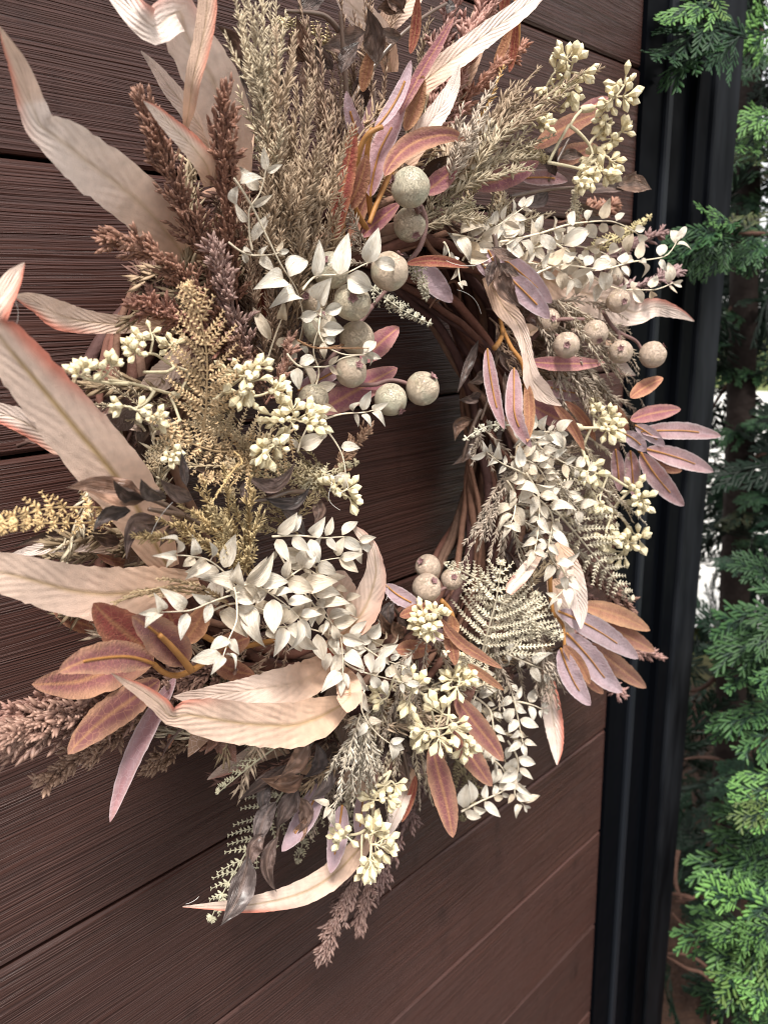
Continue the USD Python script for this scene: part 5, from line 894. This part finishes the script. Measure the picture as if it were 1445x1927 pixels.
H = [ # near tree
 (1350,60,1228,80,.92,.15),(1345,72,1262,132,.92,.2),(1300,62,1245,30,.95,.1),(1400,70,1310,40,.98,.1),(1345,20,1265,14,.95,.9),(1345,5,1292,22,.94,.9),(1420,15,1350,-10,1.,.3),(1430,20,1380,40,1.,.4),(1480,50,1386,64,.93,1.),(1480,55,1432,78,.92,1.),(1460,10,1395,18,.97,.4),(1420,60,1350,95,1.02,.1),(1380,80,1340,120,1.03,.1),(1450,90,1390,115,1.02,.1),
 (1480,220,1384,258,.95,.8),(1480,215,1412,222,.94,.9),(1470,240,1400,285,.98,.3),(1460,250,1390,295,1.05,.2),
 (1400,440,1258,452,.95,.2),(1360,442,1285,490,.96,.3),(1390,445,1322,488,.97,.25),(1420,448,1360,490,.98,.25),(1450,448,1400,482,.98,.2),(1340,440,1262,478,.97,.2),(1440,440,1360,425,1.,.15),(1480,440,1420,500,1.,.3),(1372,425,1322,382,1.02,.7),(1390,428,1350,400,1.05,.3),
 (1500,1100,1380,1120,1.05,.25),(1500,1140,1352,1180,1.02,.25),(1500,1190,1360,1230,1.,.3),(1490,1220,1352,1255,1.02,.3),(1490,1260,1356,1320,1.,.35),(1500,1300,1370,1360,1.,.3),(1480,1330,1362,1390,1.02,.3),(1500,1350,1400,1420,.98,.4),(1500,1380,1380,1430,1.,.3),(1490,1150,1420,1200,.97,.3),(1500,1240,1430,1290,.95,.4),(1480,1090,1400,1060,1.05,.2),(1500,1290,1440,1350,.93,.5),
 (1490,1470,1385,1500,.95,.95),(1490,1490,1402,1545,.93,1.),(1500,1520,1430,1550,.92,1.),(1480,1440,1410,1470,.98,.6),
 (1480,1560,1352,1570,1.,.4),(1470,1600,1322,1612,1.,.45),(1480,1610,1340,1640,1.,.4),(1450,1630,1352,1660,1.02,.4),(1480,1560,1380,1540,1.02,.3),(1490,1640,1400,1670,.98,.5),
 (1450,1710,1340,1680,.92,1.),(1450,1725,1324,1712,.91,1.),(1440,1740,1362,1768,.92,.95),(1460,1740,1405,1780,.91,.9),(1400,1735,1290,1745,1.0,.5),(1470,1720,1400,1670,.93,.9),
 (1480,1760,1345,1855,.92,1.),(1480,1780,1375,1875,.92,1.),(1490,1790,1400,1870,.91,1.),(1490,1770,1432,1850,.9,.95),(1470,1760,1350,1810,.95,.8),(1490,1820,1420,1900,.95,.7),(1480,1880,1355,1900,1.02,.4),(1480,1900,1380,1940,1.0,.4),(1460,1850,1330,1850,1.08,.3),(1480,1850,1440,1920,.98,.5),(1500,1930,1400,1960,1.0,.4),(1440,1790,1330,1800,1.05,.3)]
for i, (x0, y0, x1, y1, t, b) in enumerate([e for j, e in enumerate(H) if e[1] < 1000 or j % 4]):
    gp = lambda x, y: DIST / float(rays(x, y)[1])
    if x1 < 1350: t = min(t, .93 * gp(x1, y1))
    t0 = min(t + .05, .95 * gp(x0, y0)) if x0 < 1400 else t + .06
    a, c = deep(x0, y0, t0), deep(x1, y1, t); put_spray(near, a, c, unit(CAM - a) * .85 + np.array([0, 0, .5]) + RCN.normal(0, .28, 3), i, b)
H2 = [(x + RCN.uniform(50, 90), y + RCN.uniform(-25, 10), x, y, RCN.uniform(1.3, 1.6), RCN.uniform(0, .25)) for x, y in [(1340,300),(1380,330),(1345,380),(1330,560),(1340,590),(1350,620),(1325,640),(1345,660),(1360,690),(1330,700),(1350,730),(1335,820),(1345,850),(1355,900),(1340,930),(1370,960),(1350,980),(1400,560),(1410,620),(1400,700),(1410,780),(1400,860),(1400,940),(1420,1000),(1395,1020),(1360,1060),(1410,380),(1400,330),(1380,150),(1400,180),(1420,210),(1340,1520),(1365,1450),(1350,1490)]]
for i, (x0, y0, x1, y1, t, b) in enumerate(H2):
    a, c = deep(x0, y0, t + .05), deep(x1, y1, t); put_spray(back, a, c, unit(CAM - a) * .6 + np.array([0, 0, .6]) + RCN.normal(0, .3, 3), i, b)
# the crowns' inner foliage, uncountable
def crown_mass(tree, n, f):
    src = []; 
    for q in range(2):
        v, fc, k = SP[q]; p = obj('/World/Looks/foliage_sources' if False else tree, 'foliage_source', (v * .16, fc), M['cone'], cone_col(k, .08)); src.append(p)
    return src
def mass(tree, pts, lo=.10, hi=.2, name='inner_foliage'):
    pi = UsdGeom.PointInstancer.Define(stage, f'{tree}/{name}'); data(pi.GetPrim(), kind='stuff'); ps = []
    for q in range(3):
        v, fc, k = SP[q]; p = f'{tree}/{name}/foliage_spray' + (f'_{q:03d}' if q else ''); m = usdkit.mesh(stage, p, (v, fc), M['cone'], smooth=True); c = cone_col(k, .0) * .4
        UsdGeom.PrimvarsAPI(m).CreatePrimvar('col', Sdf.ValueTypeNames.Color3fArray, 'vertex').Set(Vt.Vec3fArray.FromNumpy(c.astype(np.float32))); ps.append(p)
    pi.CreatePrototypesRel().SetTargets(ps); n = len(pts); pi.CreateProtoIndicesAttr([int(i % 3) for i in range(n)]); pi.CreatePositionsAttr(Vt.Vec3fArray.FromNumpy(np.asarray(pts, np.float32)))
    qs = unit(RCN.normal(0, 1, (n, 4))); pi.CreateOrientationsAttr([Gf.Quath(*[float(w) for w in q]) for q in qs]); s = RCN.uniform(lo, hi, n); pi.CreateScalesAttr(Vt.Vec3fArray.FromNumpy(np.repeat(s[:, None], 3, 1).astype(np.float32)))
def crown_points(axis, n, r0, r1, zlo, zhi, seed):
    r = np.random.RandomState(seed); z = r.uniform(zlo, zhi, n); th = r.uniform(0, 6.283, n); rad = (r0 + (r1 - r0) * r.rand(n) ** .6) * (1 - .25 * (z - zlo) / (zhi - zlo)); return np.stack([axis[0] + rad * np.cos(th), axis[1] + rad * np.sin(th), z], 1)
A1 = deep(1510, 1300, 1.3)
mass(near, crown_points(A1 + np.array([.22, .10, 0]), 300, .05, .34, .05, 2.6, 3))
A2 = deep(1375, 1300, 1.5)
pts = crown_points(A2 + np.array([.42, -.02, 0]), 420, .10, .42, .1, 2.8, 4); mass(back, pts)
for k in range(2):
    p = np.array([2.25 + .55 * k, -.1 - .35 * k, 0]); tr = thing('conifer', ['conifer half hidden behind the nearest one at the right edge', 'conifer farthest along the row at the right edge'][k], 'conifer tree')
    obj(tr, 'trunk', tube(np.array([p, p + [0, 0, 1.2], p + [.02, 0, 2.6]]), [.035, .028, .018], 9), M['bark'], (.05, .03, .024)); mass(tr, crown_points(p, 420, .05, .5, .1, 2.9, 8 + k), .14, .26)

# pale gravel and a light wall far behind, seen through the gaps
gx = np.array([[3.4, -3.0], [14, -3.0], [14, 9], [3.4, 9]])
obj('/World', 'gravel_path', (np.column_stack([gx, np.full(4, .031)]), np.array([[0, 1, 2], [0, 2, 3]])), PV, smooth=False, kind='structure')
